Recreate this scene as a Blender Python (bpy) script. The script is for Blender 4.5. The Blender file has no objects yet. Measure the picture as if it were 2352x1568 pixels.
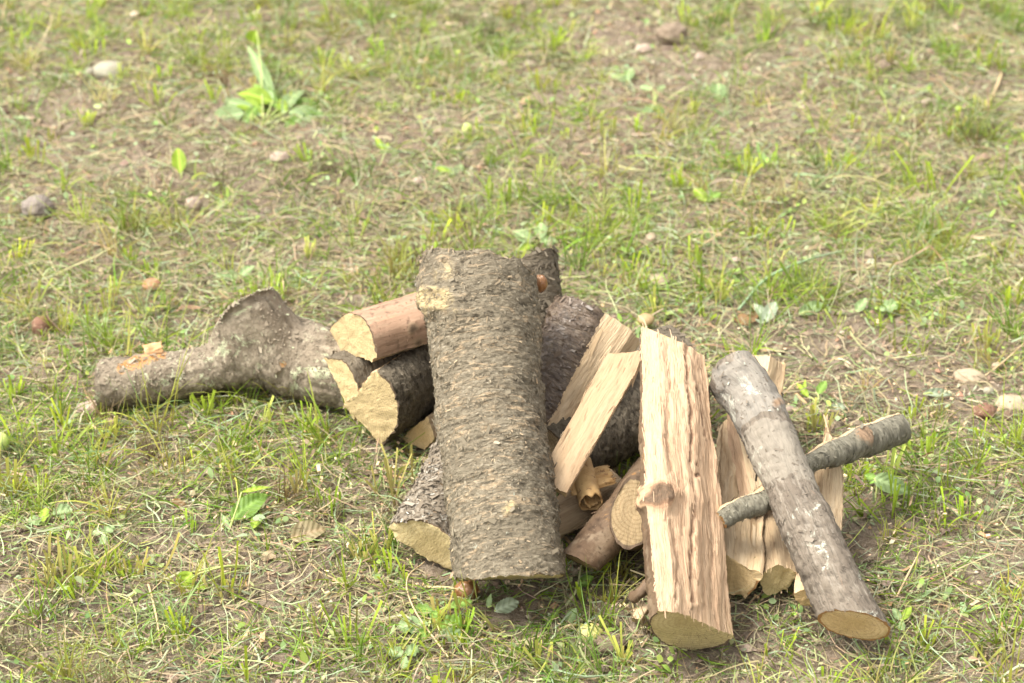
import bpy, math, random
import numpy as np
from mathutils import Vector

# ------------------------------------------------------------------ camera, world, sun
random.seed(7)
rng = np.random.default_rng(7)
scene = bpy.context.scene
C = scene.collection

CAM_H, CAM_D, PITCH = 1.55, 2.80, math.radians(29.0)
FPX = 85.0 / 36.0 * 2352.0            # focal length in photo pixels (2352 x 1568 reading of the photo)
cam_data = bpy.data.cameras.new('camera')
cam = bpy.data.objects.new('camera', cam_data)
C.objects.link(cam)
cam.location = (0, -CAM_D, CAM_H)
cam.rotation_euler = (math.radians(90) - PITCH, 0, 0)
cam_data.lens = 85
cam_data.sensor_width = 36
cam_data.clip_start = 0.05
cam_data.clip_end = 2000
cam_data.dof.use_dof = True
cam_data.dof.focus_distance = 2.66
cam_data.dof.aperture_fstop = 6.3
scene.camera = cam

SUN_ELEV, SUN_AZ = math.radians(60), math.radians(-100)     # azimuth from +Y (away from the camera), negative = left
world = bpy.data.worlds.new('World')
scene.world = world
world.use_nodes = True
wn, wl = world.node_tree.nodes, world.node_tree.links
wn.clear()
w_out = wn.new('ShaderNodeOutputWorld')
w_bg = wn.new('ShaderNodeBackground')
w_sky = wn.new('ShaderNodeTexSky')
w_sky.sky_type = 'NISHITA'
w_sky.sun_disc = False
w_sky.sun_elevation = SUN_ELEV
w_sky.sun_rotation = SUN_AZ
w_sky.dust_density = 4.0
w_sky.air_density = 1.0
w_hs = wn.new('ShaderNodeHueSaturation')
w_hs.inputs['Saturation'].default_value = 0.08            # thin bright overcast
wl.new(w_sky.outputs[0], w_hs.inputs['Color'])
wl.new(w_hs.outputs[0], w_bg.inputs['Color'])
w_bg.inputs['Strength'].default_value = 0.15
wl.new(w_bg.outputs[0], w_out.inputs[0])

sun_data = bpy.data.lights.new('sun', 'SUN')
sun_data.energy = 1.7
sun_data.angle = math.radians(26)
sun_data.color = (1.0, 0.94, 0.82)
sun = bpy.data.objects.new('sun', sun_data)
C.objects.link(sun)
sd = Vector((math.sin(SUN_AZ) * math.cos(SUN_ELEV), math.cos(SUN_AZ) * math.cos(SUN_ELEV), math.sin(SUN_ELEV)))
sun.rotation_euler = sd.to_track_quat('Z', 'Y').to_euler()

scene.view_settings.view_transform = 'Standard'
scene.view_settings.look = 'None'
scene.view_settings.exposure = 1.62
scene.view_settings.gamma = 1.0
scene.view_settings.use_curve_mapping = False
scene.cycles.max_bounces = 6
scene.cycles.diffuse_bounces = 3
scene.cycles.glossy_bounces = 2
scene.cycles.transmission_bounces = 4
scene.cycles.use_denoising = True

# ------------------------------------------------------------------ projection helpers
CAM = np.array([0, -CAM_D, CAM_H])
FWD = np.array([0, math.cos(PITCH), -math.sin(PITCH)])
UPV = np.array([0, math.sin(PITCH), math.cos(PITCH)])

def ray(px, py):
    return np.array([(px - 1176.0) / FPX, 0, 0]) + FWD - UPV * ((py - 784.0) / FPX)

def PZ(px, py, z=0.0):
    d = ray(px, py)
    return CAM + d * ((z - CAM_H) / d[2])

def PY(px, py, y):
    d = ray(px, py)
    return CAM + d * ((y + CAM_D) / d[1])

def project(P):
    q = P - CAM
    w = q @ FWD
    return 1176.0 + FPX * q[:, 0] / w, 784.0 - FPX * (q @ UPV) / w

def norm(v):
    v = np.asarray(v, float)
    return v / max(1e-12, np.linalg.norm(v))

# ------------------------------------------------------------------ noise
_pr = np.random.default_rng(11)
_perm = np.concatenate([_pr.permutation(256)] * 3)
_grad = _pr.normal(size=(256, 3))
_grad /= np.linalg.norm(_grad, axis=1)[:, None]

def perlin(P):
    P = np.asarray(P, float)
    I = np.floor(P).astype(np.int64)
    F = P - I
    I &= 255
    U = F * F * F * (F * (F * 6 - 15) + 10)
    out = 0
    for dx in (0, 1):
        for dy in (0, 1):
            for dz in (0, 1):
                h = _perm[_perm[_perm[(I[:, 0] + dx) & 255] + ((I[:, 1] + dy) & 255)] + ((I[:, 2] + dz) & 255)]
                g = _grad[h]
                d = g[:, 0] * (F[:, 0] - dx) + g[:, 1] * (F[:, 1] - dy) + g[:, 2] * (F[:, 2] - dz)
                w = (U[:, 0] if dx else 1 - U[:, 0]) * (U[:, 1] if dy else 1 - U[:, 1]) * (U[:, 2] if dz else 1 - U[:, 2])
                out = out + w * d
    return out * 1.6

def fbm(P, octs=4, gain=0.5, lac=2.03):
    a, s, f = 1.0, 0, 1.0
    for _ in range(octs):
        s = s + a * perlin(P * f + 17.3 * _)
        a *= gain
        f *= lac
    return s

# ------------------------------------------------------------------ mesh + object helpers
def make_mesh(name, verts, faces, attrs=None, smooth=True):
    """verts (N,3); faces (M,k) array; attrs: name -> (N,3) or (N,4 colour)"""
    me = bpy.data.meshes.new(name)
    verts = np.ascontiguousarray(verts, dtype=np.float32)
    faces = np.ascontiguousarray(faces, dtype=np.int32)
    n, k = faces.shape
    me.vertices.add(len(verts))
    me.vertices.foreach_set('co', verts.ravel())
    me.loops.add(n * k)
    me.loops.foreach_set('vertex_index', faces.ravel())
    me.polygons.add(n)
    me.polygons.foreach_set('loop_start', np.arange(0, n * k, k, dtype=np.int32))
    me.polygons.foreach_set('loop_total', np.full(n, k, dtype=np.int32))
    me.polygons.foreach_set('use_smooth', np.full(n, smooth))
    for an, av in (attrs or {}).items():
        if av.shape[1] == 4:
            a = me.attributes.new(an, 'FLOAT_COLOR', 'POINT')
            a.data.foreach_set('color', np.ascontiguousarray(av, dtype=np.float32).ravel())
        else:
            a = me.attributes.new(an, 'FLOAT_VECTOR', 'POINT')
            a.data.foreach_set('vector', np.ascontiguousarray(av, dtype=np.float32).ravel())
    me.update(calc_edges=True)
    me.validate()
    return me

def link(name, me, mat, parent=None):
    o = bpy.data.objects.new(name, me)
    me.materials.append(mat)
    C.objects.link(o)
    if parent is not None:
        o.parent = parent
        o.location = -parent.location
    return o

def tag(o, label=None, cat=None, group=None, kind=None):
    if label: o['label'] = label
    if cat: o['category'] = cat
    if group: o['group'] = group
    if kind: o['kind'] = kind
    return o

def thing(name, label, cat, loc=(0, 0, 0), group=None):
    o = bpy.data.objects.new(name, None)
    o.empty_display_size = 0.03
    C.objects.link(o)
    o.location = Vector([float(c) for c in loc])
    return tag(o, label, cat, group)

def tri_to_quad(t):
    return np.column_stack([t, t[:, 2]])

# ------------------------------------------------------------------ materials
class NT:
    def __init__(self, name):
        self.m = bpy.data.materials.new(name)
        self.m.use_nodes = True
        self.t = self.m.node_tree
        self.t.nodes.clear()
        self.out = self.t.nodes.new('ShaderNodeOutputMaterial')
        self.b = self.t.nodes.new('ShaderNodeBsdfPrincipled')
        self.t.links.new(self.b.outputs[0], self.out.inputs[0])
    def n(self, t, **kw):
        x = self.t.nodes.new(t)
        for k, v in kw.items(): setattr(x, k, v)
        return x
    def l(self, a, b): self.t.links.new(a, b)
    def attr(self, name, out='Vector'):
        return self.n('ShaderNodeAttribute', attribute_name=name).outputs[out]
    def scale(self, vec, s, off=(0, 0, 0)):
        x = self.n('ShaderNodeMapping')
        x.inputs['Scale'].default_value = s
        x.inputs['Location'].default_value = off
        self.l(vec, x.inputs['Vector'])
        return x.outputs[0]
    def noise(self, vec, sc=1.0, det=4.0, rough=0.55, dist=0.0):
        x = self.n('ShaderNodeTexNoise')
        x.inputs['Scale'].default_value = sc
        x.inputs['Detail'].default_value = det
        x.inputs['Roughness'].default_value = rough
        x.inputs['Distortion'].default_value = dist
        self.l(vec, x.inputs['Vector'])
        return x.outputs['Fac']
    def voro(self, vec, sc=1.0, feat='F1', out='Distance', rnd=1.0):
        x = self.n('ShaderNodeTexVoronoi', feature=feat)
        x.inputs['Scale'].default_value = sc
        x.inputs['Randomness'].default_value = rnd
        self.l(vec, x.inputs['Vector'])
        return x.outputs[out]
    def ramp(self, fac, stops, interp='LINEAR'):
        x = self.n('ShaderNodeValToRGB')
        x.color_ramp.interpolation = interp
        e = x.color_ramp.elements
        while len(e) < len(stops): e.new(0.5)
        for i, (p, c) in enumerate(stops):
            e[i].position = p
            if not hasattr(c, '__len__'): c = (c, c, c)
            e[i].color = (*c[:3], 1)
        self.l(fac, x.inputs['Fac'])
        return x.outputs['Color']
    def mix(self, f, a, b, mode='MIX'):
        x = self.n('ShaderNodeMix', data_type='RGBA', blend_type=mode)
        for s, v in ((x.inputs[0], f), (x.inputs[6], a), (x.inputs[7], b)):
            if hasattr(v, 'is_output') or hasattr(v, 'links'): self.l(v, s)
            elif hasattr(v, '__len__'): s.default_value = (*v[:3], 1)
            else: s.default_value = v
        return x.outputs[2]
    def math(self, op, a, b=0.0, c=0.0):
        x = self.n('ShaderNodeMath', operation=op)
        for s, v in ((x.inputs[0], a), (x.inputs[1], b), (x.inputs[2], c)):
            if hasattr(v, 'links'): self.l(v, s)
            else: s.default_value = v
        return x.outputs[0]
    def sep(self, v):
        x = self.n('ShaderNodeSeparateXYZ')
        self.l(v, x.inputs[0])
        return x.outputs
    def bump(self, h, dist, strength=1.0, prev=None):
        x = self.n('ShaderNodeBump')
        x.inputs['Distance'].default_value = dist
        x.inputs['Strength'].default_value = strength
        self.l(h, x.inputs['Height'])
        if prev is not None: self.l(prev, x.inputs['Normal'])
        return x.outputs[0]
    def finish(self, col, rough=0.85, nrm=None, spec=0.25):
        if hasattr(col, 'links'): self.l(col, self.b.inputs['Base Color'])
        else: self.b.inputs['Base Color'].default_value = (*col, 1)
        if hasattr(rough, 'links'): self.l(rough, self.b.inputs['Roughness'])
        else: self.b.inputs['Roughness'].default_value = rough
        self.b.inputs['Specular IOR Level'].default_value = spec
        if nrm is not None: self.l(nrm, self.b.inputs['Normal'])
        return self.m

def mat_bark(name, base, dark, pale, accent, acc_amt=0.45, lichen=(0.4, 0.42, 0.33), lich_amt=0.66, stretch=(1, 1, 2.6),
             fine=220, rough=0.9, bump=0.0022, patch=None, streak=0.0, knot=(0.12, 0.08, 0.05), knot_rim=None, spec=0.2, rings=None):
    t = NT(name)
    gc, aux = t.attr('gc'), t.attr('aux')
    v = t.scale(gc, stretch)
    n1 = t.noise(v, fine * 0.16, 6, 0.62, 0.6)
    n2 = t.noise(v, fine * 0.55, 5, 0.7, 0.3)
    n3 = t.noise(gc, 14, 4, 0.6)
    vo = t.voro(v, fine * 0.42)
    col = t.mix(t.ramp(n1, [(0.36, 0), (0.64, 1)]), dark, base)
    col = t.mix(t.ramp(n2, [(0.50, 0), (0.74, 1)]), col, pale)
    col = t.mix(t.ramp(n3, [(0.36, 0), (0.64, 0.8)]), col, t.mix(0.5, base, dark))
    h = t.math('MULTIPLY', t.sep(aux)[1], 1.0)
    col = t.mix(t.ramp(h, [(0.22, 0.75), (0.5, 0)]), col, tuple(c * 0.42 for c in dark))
    n4 = t.noise(t.scale(gc, stretch, (3, 1, 2)), fine * 0.22, 5, 0.75, 0.8)
    col = t.mix(t.ramp(n4, [(1 - acc_amt, 0), (1 - acc_amt + 0.08, 1)]), col, accent)
    n5 = t.noise(t.scale(gc, (1, 1, 1), (5, 5, 5)), 26, 6, 0.72, 0.4)
    col = t.mix(t.ramp(n5, [(lich_amt, 0), (lich_amt + 0.05, 0.85)]), col, lichen)
    if streak:
        s = t.noise(t.scale(gc, (1, 1, 0.09), (2, 2, 2)), 420, 4, 0.6)
        col = t.mix(t.ramp(s, [(0.5, 0), (0.68, streak)]), col, tuple(c * 0.45 for c in base))
    if patch:
        for (z0, z1, c, sc) in patch:          # bands along the log's own length (peeled or differently aged bark)
            w = t.sep(aux)[2]
            wn_ = t.math('ADD', w, t.math('MULTIPLY', t.math('SUBTRACT', t.noise(gc, 18, 4, 0.6), 0.5), 0.22))
            a = t.ramp(wn_, [(max(0, z0 - .005), 0), (z0, sc), (z1, sc), (min(1, z1 + .005), 0)])
            col = t.mix(a, col, t.mix(n2, c, tuple(k * 0.8 for k in c)))
    if rings:
        rn = t.noise(t.scale(gc, (9, 9, 55), (1, 2, 3)), 1.0, 3, 0.6)
        ln = t.ramp(rn, [(0.47, 0), (0.495, 1), (0.505, 1), (0.53, 0)])
        ln = t.math('MULTIPLY', ln, t.ramp(t.noise(t.scale(gc, (1, 1, 1), (8, 8, 8)), 40, 4, 0.7), [(0.42, 0), (0.6, 0.8)]))
        col = t.mix(ln, col, rings)
    # lenticels and dark specks
    sp = t.voro(t.scale(gc, (1, 1, 1.8)), 95)
    col = t.mix(t.ramp(sp, [(0.10, 0.6), (0.17, 0)]), col, tuple(c * 0.5 for c in dark))
    kf = t.math('ADD', t.sep(aux)[0], t.math('MULTIPLY', t.math('SUBTRACT', t.noise(gc, 90, 4, 0.6, 1.0), 0.5), 0.35))
    kc = t.ramp(kf, [(0.30, knot_rim or tuple(c * 2.2 for c in knot)), (0.62, knot), (0.9, tuple(c * 0.6 for c in knot))])
    col = t.mix(t.ramp(kf, [(0.10, 0), (0.28, 1)]), col, kc)
    hh = t.math('ADD', t.math('MULTIPLY', n2, 0.6), t.math('ADD', t.math('MULTIPLY', n1, 0.9), t.math('MULTIPLY', vo, -0.5)))
    nr = t.bump(hh, bump * 2.0)
    return t.finish(col, rough, nr, spec)

def mat_cut(name, c1, c2, ring=300, bark=(0.13, 0.09, 0.06), heart=None, saw=1.0, ray=0.22):
    t = NT(name)
    gc, aux = t.attr('gc'), t.attr('aux')
    s = t.sep(gc)
    nz = t.noise(gc, 30, 3, 0.5)
    r = t.math('SQRT', t.math('ADD', t.math('MULTIPLY', s[0], s[0]), t.math('MULTIPLY', s[1], s[1])))
    rr = t.math('ADD', r, t.math('MULTIPLY', nz, 0.010))
    ringw = t.math('SINE', t.math('MULTIPLY', rr, ring * 4.5))
    col = t.mix(t.ramp(ringw, [(0.0, 0), (1.0, 0.65)]), c1, c2)
    if heart:
        col = t.mix(t.ramp(rr, [(0.02, 0.8), (0.034, 0)]), col, heart)
    ang = t.math('ARCTAN2', s[1], s[0])
    cb = t.n('ShaderNodeCombineXYZ')
    t.l(t.math('MULTIPLY', ang, 9.0), cb.inputs[0]); t.l(t.math('MULTIPLY', r, 14.0), cb.inputs[1])
    rays = t.noise(cb.outputs[0], 4.0, 4, 0.6)
    col = t.mix(t.ramp(rays, [(0.56, 0), (0.74, ray)]), col, tuple(k * 0.5 for k in c2))
    cr = t.noise(cb.outputs[0], 1.7, 2, 0.5)
    cr = t.ramp(cr, [(0.488, 0), (0.5, 0.8), (0.512, 0)])
    col = t.mix(t.math('MULTIPLY', cr, t.ramp(r, [(0.004, 0), (0.012, 1)])), col, (0.09, 0.055, 0.03))
    saw_v = t.noise(t.scale(gc, (3, 1, 1)), 160, 3, 0.6)
    dirt = t.noise(t.scale(gc, (1, 1, 1), (4, 4, 4)), 60, 5, 0.7)
    col = t.mix(t.ramp(dirt, [(0.60, 0), (0.70, 0.75)]), col, (0.16, 0.11, 0.06))
    col = t.mix(t.ramp(t.noise(gc, 220, 4, 0.7), [(0.25, 0.35), (0.6, 0)]), col, tuple(k * 0.55 for k in c2))
    rim = t.math('ADD', t.sep(aux)[0], t.math('MULTIPLY', t.math('SUBTRACT', t.noise(gc, 180, 3, 0.6), 0.5), 0.05))
    col = t.mix(t.ramp(rim, [(0.968, 0), (0.976, 1)]), col, bark)
    nr = t.bump(saw_v, 0.0010 * saw)
    nr = t.bump(t.noise(gc, 420, 3, 0.6), 0.0006, prev=nr)
    return t.finish(col, 0.85, nr, 0.15)

def mat_split(name, c1, c2, c3, red=0.5, dark_amt=0.62, knot=(0.12, 0.08, 0.05), bump=0.0022):
    t = NT(name)
    gc, aux = t.attr('gc'), t.attr('aux')
    warp = t.n('ShaderNodeVectorMath', operation='ADD')
    t.l(gc, warp.inputs[0])
    nzn = t.n('ShaderNodeTexNoise'); nzn.inputs['Scale'].default_value = 9
    t.l(gc, nzn.inputs['Vector'])
    sc = t.n('ShaderNodeVectorMath', operation='SCALE'); sc.inputs['Scale'].default_value = 0.02
    t.l(nzn.outputs['Color'], sc.inputs[0]); t.l(sc.outputs[0], warp.inputs[1])
    g = warp.outputs[0]
    f1 = t.noise(t.scale(g, (1, 1, 0.05)), 70, 5, 0.6)
    f2 = t.noise(t.scale(g, (1, 1, 0.03)), 520, 4, 0.6)
    f3 = t.noise(t.scale(g, (1, 1, 0.05), (3, 3, 3)), 38, 4, 0.55)
    col = t.mix(t.ramp(f1, [(0.35, 0), (0.65, 1)]), c1, c2)
    col = t.mix(t.ramp(f3, [(red, 0), (red + 0.16, 0.6)]), col, c3)
    col = t.mix(t.ramp(f2, [(0.52, 0), (0.72, 0.5)]), col, tuple(k * 0.6 for k in c3))
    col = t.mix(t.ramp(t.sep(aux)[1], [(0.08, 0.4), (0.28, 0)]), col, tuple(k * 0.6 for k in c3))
    d = t.noise(t.scale(gc, (1, 1, 0.35), (7, 1, 1)), 75, 5, 0.7)
    col = t.mix(t.ramp(d, [(dark_amt + .06, 0), (dark_amt + 0.10, 0.8)]), col, (0.10, 0.075, 0.05))
    kf = t.math('ADD', t.sep(aux)[0], t.math('MULTIPLY', t.math('SUBTRACT', t.noise(gc, 110, 5, 0.7, 1.5), 0.5), 0.45))
    kw = t.math('SINE', t.math('MULTIPLY', kf, 34.0))
    kc = t.ramp(kf, [(0.15, c2), (0.32, c3), (0.48, tuple(k * 0.5 for k in c3)), (0.68, knot)])
    kc = t.mix(t.ramp(kw, [(0.2, 0), (1.0, 0.45)]), kc, tuple(k * 0.5 for k in c3))
    col = t.mix(t.ramp(kf, [(0.08, 0), (0.25, 1)]), col, kc)
    h = t.math('ADD', t.math('MULTIPLY', f1, 1.4), f2)
    nr = t.bump(h, bump)
    return t.finish(col, 0.75, nr, 0.2)

M = {}
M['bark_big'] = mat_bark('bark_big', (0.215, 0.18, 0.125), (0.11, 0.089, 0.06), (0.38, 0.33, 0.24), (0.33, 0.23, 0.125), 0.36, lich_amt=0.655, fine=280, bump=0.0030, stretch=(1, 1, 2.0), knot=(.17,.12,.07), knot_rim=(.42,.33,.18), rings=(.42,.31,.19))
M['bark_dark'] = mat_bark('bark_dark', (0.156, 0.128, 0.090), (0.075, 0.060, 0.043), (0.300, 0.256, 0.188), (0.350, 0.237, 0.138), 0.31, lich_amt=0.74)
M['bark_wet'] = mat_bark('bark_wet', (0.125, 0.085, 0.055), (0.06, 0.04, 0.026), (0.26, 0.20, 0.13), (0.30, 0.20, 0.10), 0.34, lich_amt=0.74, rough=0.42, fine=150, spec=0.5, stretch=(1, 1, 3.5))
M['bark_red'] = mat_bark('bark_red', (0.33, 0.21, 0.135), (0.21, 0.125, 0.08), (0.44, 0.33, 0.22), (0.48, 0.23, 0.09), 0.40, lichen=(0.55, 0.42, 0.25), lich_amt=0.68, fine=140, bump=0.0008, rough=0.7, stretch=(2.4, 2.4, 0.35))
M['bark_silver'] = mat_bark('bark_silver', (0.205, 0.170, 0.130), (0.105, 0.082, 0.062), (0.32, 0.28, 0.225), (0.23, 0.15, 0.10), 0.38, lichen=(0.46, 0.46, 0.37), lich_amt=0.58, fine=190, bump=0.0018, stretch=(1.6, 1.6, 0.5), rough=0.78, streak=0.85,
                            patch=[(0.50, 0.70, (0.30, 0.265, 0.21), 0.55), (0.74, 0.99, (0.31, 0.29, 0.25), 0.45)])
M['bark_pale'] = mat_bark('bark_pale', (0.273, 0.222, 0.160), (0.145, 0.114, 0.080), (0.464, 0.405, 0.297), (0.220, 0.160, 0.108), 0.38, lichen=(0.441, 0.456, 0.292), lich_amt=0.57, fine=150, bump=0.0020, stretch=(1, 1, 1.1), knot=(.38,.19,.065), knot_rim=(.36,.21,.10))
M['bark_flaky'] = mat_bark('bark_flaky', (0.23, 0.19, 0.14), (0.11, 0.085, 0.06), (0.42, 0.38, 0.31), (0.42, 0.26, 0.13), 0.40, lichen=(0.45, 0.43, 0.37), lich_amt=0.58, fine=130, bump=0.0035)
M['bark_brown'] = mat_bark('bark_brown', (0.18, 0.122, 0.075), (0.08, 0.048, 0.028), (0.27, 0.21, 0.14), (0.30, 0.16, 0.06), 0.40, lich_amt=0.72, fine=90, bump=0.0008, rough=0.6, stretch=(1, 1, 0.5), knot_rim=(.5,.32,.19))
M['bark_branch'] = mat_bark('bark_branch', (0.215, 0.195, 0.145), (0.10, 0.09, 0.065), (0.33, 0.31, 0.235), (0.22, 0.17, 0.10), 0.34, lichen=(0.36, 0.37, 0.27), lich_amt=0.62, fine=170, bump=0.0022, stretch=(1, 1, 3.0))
M['cut_yellow'] = mat_cut('cut_yellow', (0.572, 0.442, 0.239), (0.433, 0.303, 0.140))
M['cut_quarter'] = mat_cut('cut_quarter', (0.572, 0.442, 0.239), (0.450, 0.320, 0.153), ray=0.75)
M['cut_warm'] = mat_cut('cut_warm', (0.637, 0.468, 0.258), (0.498, 0.338, 0.161), heart=(0.517, 0.359, 0.171), bark=(0.315, 0.170, 0.069))
M['cut_olive'] = mat_cut('cut_olive', (0.559, 0.448, 0.239), (0.438, 0.329, 0.157), ring=240, heart=(0.419, 0.319, 0.153))
M['cut_brown'] = mat_cut('cut_brown', (0.350, 0.258, 0.144), (0.258, 0.175, 0.091))
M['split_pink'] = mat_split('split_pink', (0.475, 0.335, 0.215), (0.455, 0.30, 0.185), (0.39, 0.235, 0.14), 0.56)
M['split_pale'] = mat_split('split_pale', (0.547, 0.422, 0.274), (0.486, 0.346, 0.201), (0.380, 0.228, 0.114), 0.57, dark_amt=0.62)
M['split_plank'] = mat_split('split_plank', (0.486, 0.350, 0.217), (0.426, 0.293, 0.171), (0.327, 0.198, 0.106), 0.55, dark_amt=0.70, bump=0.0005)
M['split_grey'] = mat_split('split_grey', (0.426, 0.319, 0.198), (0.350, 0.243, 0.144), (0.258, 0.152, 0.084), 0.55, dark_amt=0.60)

def mat_plain(name, c1, c2, sc=60, rough=0.8, bump=0.0008, c3=None, spec=0.25):
    t = NT(name)
    tc = t.n('ShaderNodeTexCoord').outputs['Object']
    n = t.noise(tc, sc, 5, 0.6)
    col = t.mix(t.ramp(n, [(0.35, 0), (0.65, 1)]), c1, c2)
    if c3:
        col = t.mix(t.ramp(t.noise(tc, sc * 2.3, 4, 0.7), [(0.58, 0), (0.64, 0.9)]), col, c3)
    return t.finish(col, rough, t.bump(t.noise(tc, sc * 4, 4, 0.6), bump), spec)

def mat_leafy(name, c1, c2, sc=90, trans=0.5, vein=None):
    t = NT(name)
    uv = t.attr('gc')
    n = t.noise(uv, sc, 4, 0.6)
    col = t.mix(t.ramp(n, [(0.35, 0), (0.65, 1)]), c1, c2)
    s = t.sep(uv)
    ax = t.math('ABSOLUTE', s[0])
    if vein is None: vein = tuple(min(1, k * 1.6 + 0.03) for k in c1)
    col = t.mix(t.ramp(ax, [(0.0, 0.9), (0.0012, 0)]), col, vein)
    # side veins
    wv = t.math('SINE', t.math('MULTIPLY', t.math('SUBTRACT', s[1], t.math('MULTIPLY', ax, 0.8)), 900.0))
    col = t.mix(t.ramp(wv, [(0.9, 0), (1.0, 0.16)]), col, vein)
    t.finish(col, 0.55, t.bump(wv, 0.0003), 0.35)
    tr = t.n('ShaderNodeBsdfTranslucent')
    t.l(col, tr.inputs[0])
    ms = t.n('ShaderNodeMixShader'); ms.inputs[0].default_value = trans
    t.l(t.b.outputs[0], ms.inputs[1]); t.l(tr.outputs[0], ms.inputs[2]); t.l(ms.outputs[0], t.out.inputs[0])
    return t.m

def mat_blade(name, trans=0.4, rough=0.55, spec=0.3):
    t = NT(name)
    col = t.attr('bc', 'Color')
    t.finish(col, rough, None, spec)
    tr = t.n('ShaderNodeBsdfTranslucent')
    t.l(col, tr.inputs[0])
    ms = t.n('ShaderNodeMixShader'); ms.inputs[0].default_value = trans
    t.l(t.b.outputs[0], ms.inputs[1]); t.l(tr.outputs[0], ms.inputs[2]); t.l(ms.outputs[0], t.out.inputs[0])
    return t.m
M['blade'] = mat_blade('grass_blade')
M['straw'] = mat_blade('dry_straw', 0.15, 0.8, 0.15)

# ------------------------------------------------------------------ ground
def gh(x, y):
    P = np.column_stack([x, y, np.zeros_like(x)])
    big = fbm(P * 1.1 + 3.1, 2) * 0.020
    px, py = project(np.column_stack([x, y, np.zeros_like(x)]))
    near = np.exp(-(((px - 1400) / 900) ** 2 + ((py - 1050) / 420) ** 2))
    med = fbm(P * 9 + 7.7, 3) * 0.006
    r = fbm(P * 42 + 1.7, 4)
    clod = np.clip(r, -0.6, 1.2) * 0.0055
    return big * (1 - 0.85 * near) + med * (1 - 0.5 * near) + clod

def axis_coords(lo, hi, fine, far):
    a = [lo]
    c = np.arange(lo, hi + fine / 2, fine)
    out, step, x = [], fine, hi
    while x < far:
        step *= 1.35
        x += step
        out.append(x)
    left, step, x = [], fine, lo
    while x > -far:
        step *= 1.35
        x -= step
        left.append(x)
    return np.concatenate([left[::-1], c, out])

gx = axis_coords(-1.25, 1.25, 0.0052, 250)
gy = axis_coords(-1.0, 1.65, 0.0058, 250)
X, Y = np.meshgrid(gx, gy)
xf, yf = X.ravel(), Y.ravel()
fade = np.clip(1.6 - (np.maximum(np.abs(xf), np.abs(yf - 0.3)) - 1.3) / 6, 0.25, 1)
Z = gh(xf, yf) * np.minimum(1, fade)
V = np.column_stack([xf, yf, Z])
ni, nj = len(gx), len(gy)
idx = np.arange(ni * nj).reshape(nj, ni)
F = np.column_stack([idx[:-1, :-1].ravel(), idx[:-1, 1:].ravel(), idx[1:, 1:].ravel(), idx[1:, :-1].ravel()])

t = NT('soil')
tc = t.n('ShaderNodeTexCoord').outputs['Object']
n1 = t.noise(tc, 7, 5, 0.6); n2 = t.noise(tc, 70, 6, 0.7); n3 = t.noise(tc, 420, 4, 0.65)
col = t.mix(t.ramp(n1, [(0.3, 0), (0.7, 1)]), (0.27, 0.208, 0.148), (0.335, 0.268, 0.195))
col = t.mix(t.ramp(n2, [(0.36, 0.75), (0.58, 0)]), col, (0.105, 0.076, 0.052))
col = t.mix(t.ramp(n2, [(0.60, 0), (0.74, 0.6)]), col, (0.42, 0.345, 0.25))
col = t.mix(t.ramp(n3, [(0.55, 0), (0.7, 0.5)]), col, (0.43, 0.36, 0.26))
nr = t.bump(n2, 0.010)
nr = t.bump(t.noise(tc, 260, 5, 0.7), 0.004, prev=nr)
M['soil'] = t.finish(col, 0.95, nr, 0.1)
ground = link('ground', make_mesh('ground', V, F), M['soil'])
tag(ground, kind='structure')

# ------------------------------------------------------------------ the log builder
CAPS = []            # (p0, p1, radius) capsules that grass must stay out of

def spline(P, n):
    P = np.asarray(P, float)
    if len(P) == 2:
        s = np.linspace(0, 1, n)[:, None]
        return P[0] * (1 - s) + P[1] * s
    Q = np.vstack([2 * P[0] - P[1], P, 2 * P[-1] - P[-2]])
    seg = len(P) - 1
    out = []
    for s in np.linspace(0, seg, n):
        i = min(int(s), seg - 1); f = s - i
        p0, p1, p2, p3 = Q[i], Q[i + 1], Q[i + 2], Q[i + 3]
        out.append(0.5 * ((2 * p1) + (-p0 + p2) * f + (2 * p0 - 5 * p1 + 4 * p2 - p3) * f * f + (-p0 + 3 * p1 - 3 * p2 + p3) * f ** 3))
    out = np.array(out)
    d = np.concatenate([[0], np.cumsum(np.linalg.norm(np.diff(out, axis=0), axis=1))])
    u = np.linspace(0, d[-1], n)
    return np.column_stack([np.interp(u, d, out[:, k]) for k in range(3)])

def chaikin(p, it=3):
    for _ in range(it):
        q = [p[0]]
        for a, b in zip(p[:-1], p[1:]):
            q += [0.75 * a + 0.25 * b, 0.25 * a + 0.75 * b]
        q.append(p[-1])
        p = np.array(q)
    return p

def runs_of(sec):
    """sec: list of (x, y, tag of the edge that starts here) -> runs [(tag, pts)]"""
    n = len(sec)
    st = 0
    for i in range(n):
        if sec[i][2] != sec[i - 1][2]:
            st = i; break
    else:
        pts = np.array([[s[0], s[1]] for s in sec] + [[sec[0][0], sec[0][1]]])
        return [(sec[0][2], pts)]
    out, cur, tg = [], [], None
    for k in range(n):
        s = sec[(st + k) % n]
        if s[2] != tg:
            if cur: cur.append([s[0], s[1]]); out.append((tg, np.array(cur)))
            cur, tg = [], s[2]
        cur.append([s[0], s[1]])
    cur.append([sec[st][0], sec[st][1]])
    out.append((tg, np.array(cur)))
    return out

def resample(p, n):
    d = np.concatenate([[0], np.cumsum(np.linalg.norm(np.diff(p, axis=0), axis=1))])
    u = np.linspace(0, d[-1], n + 1)[:-1]
    return np.column_stack([np.interp(u, d, p[:, k]) for k in range(2)])

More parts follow.
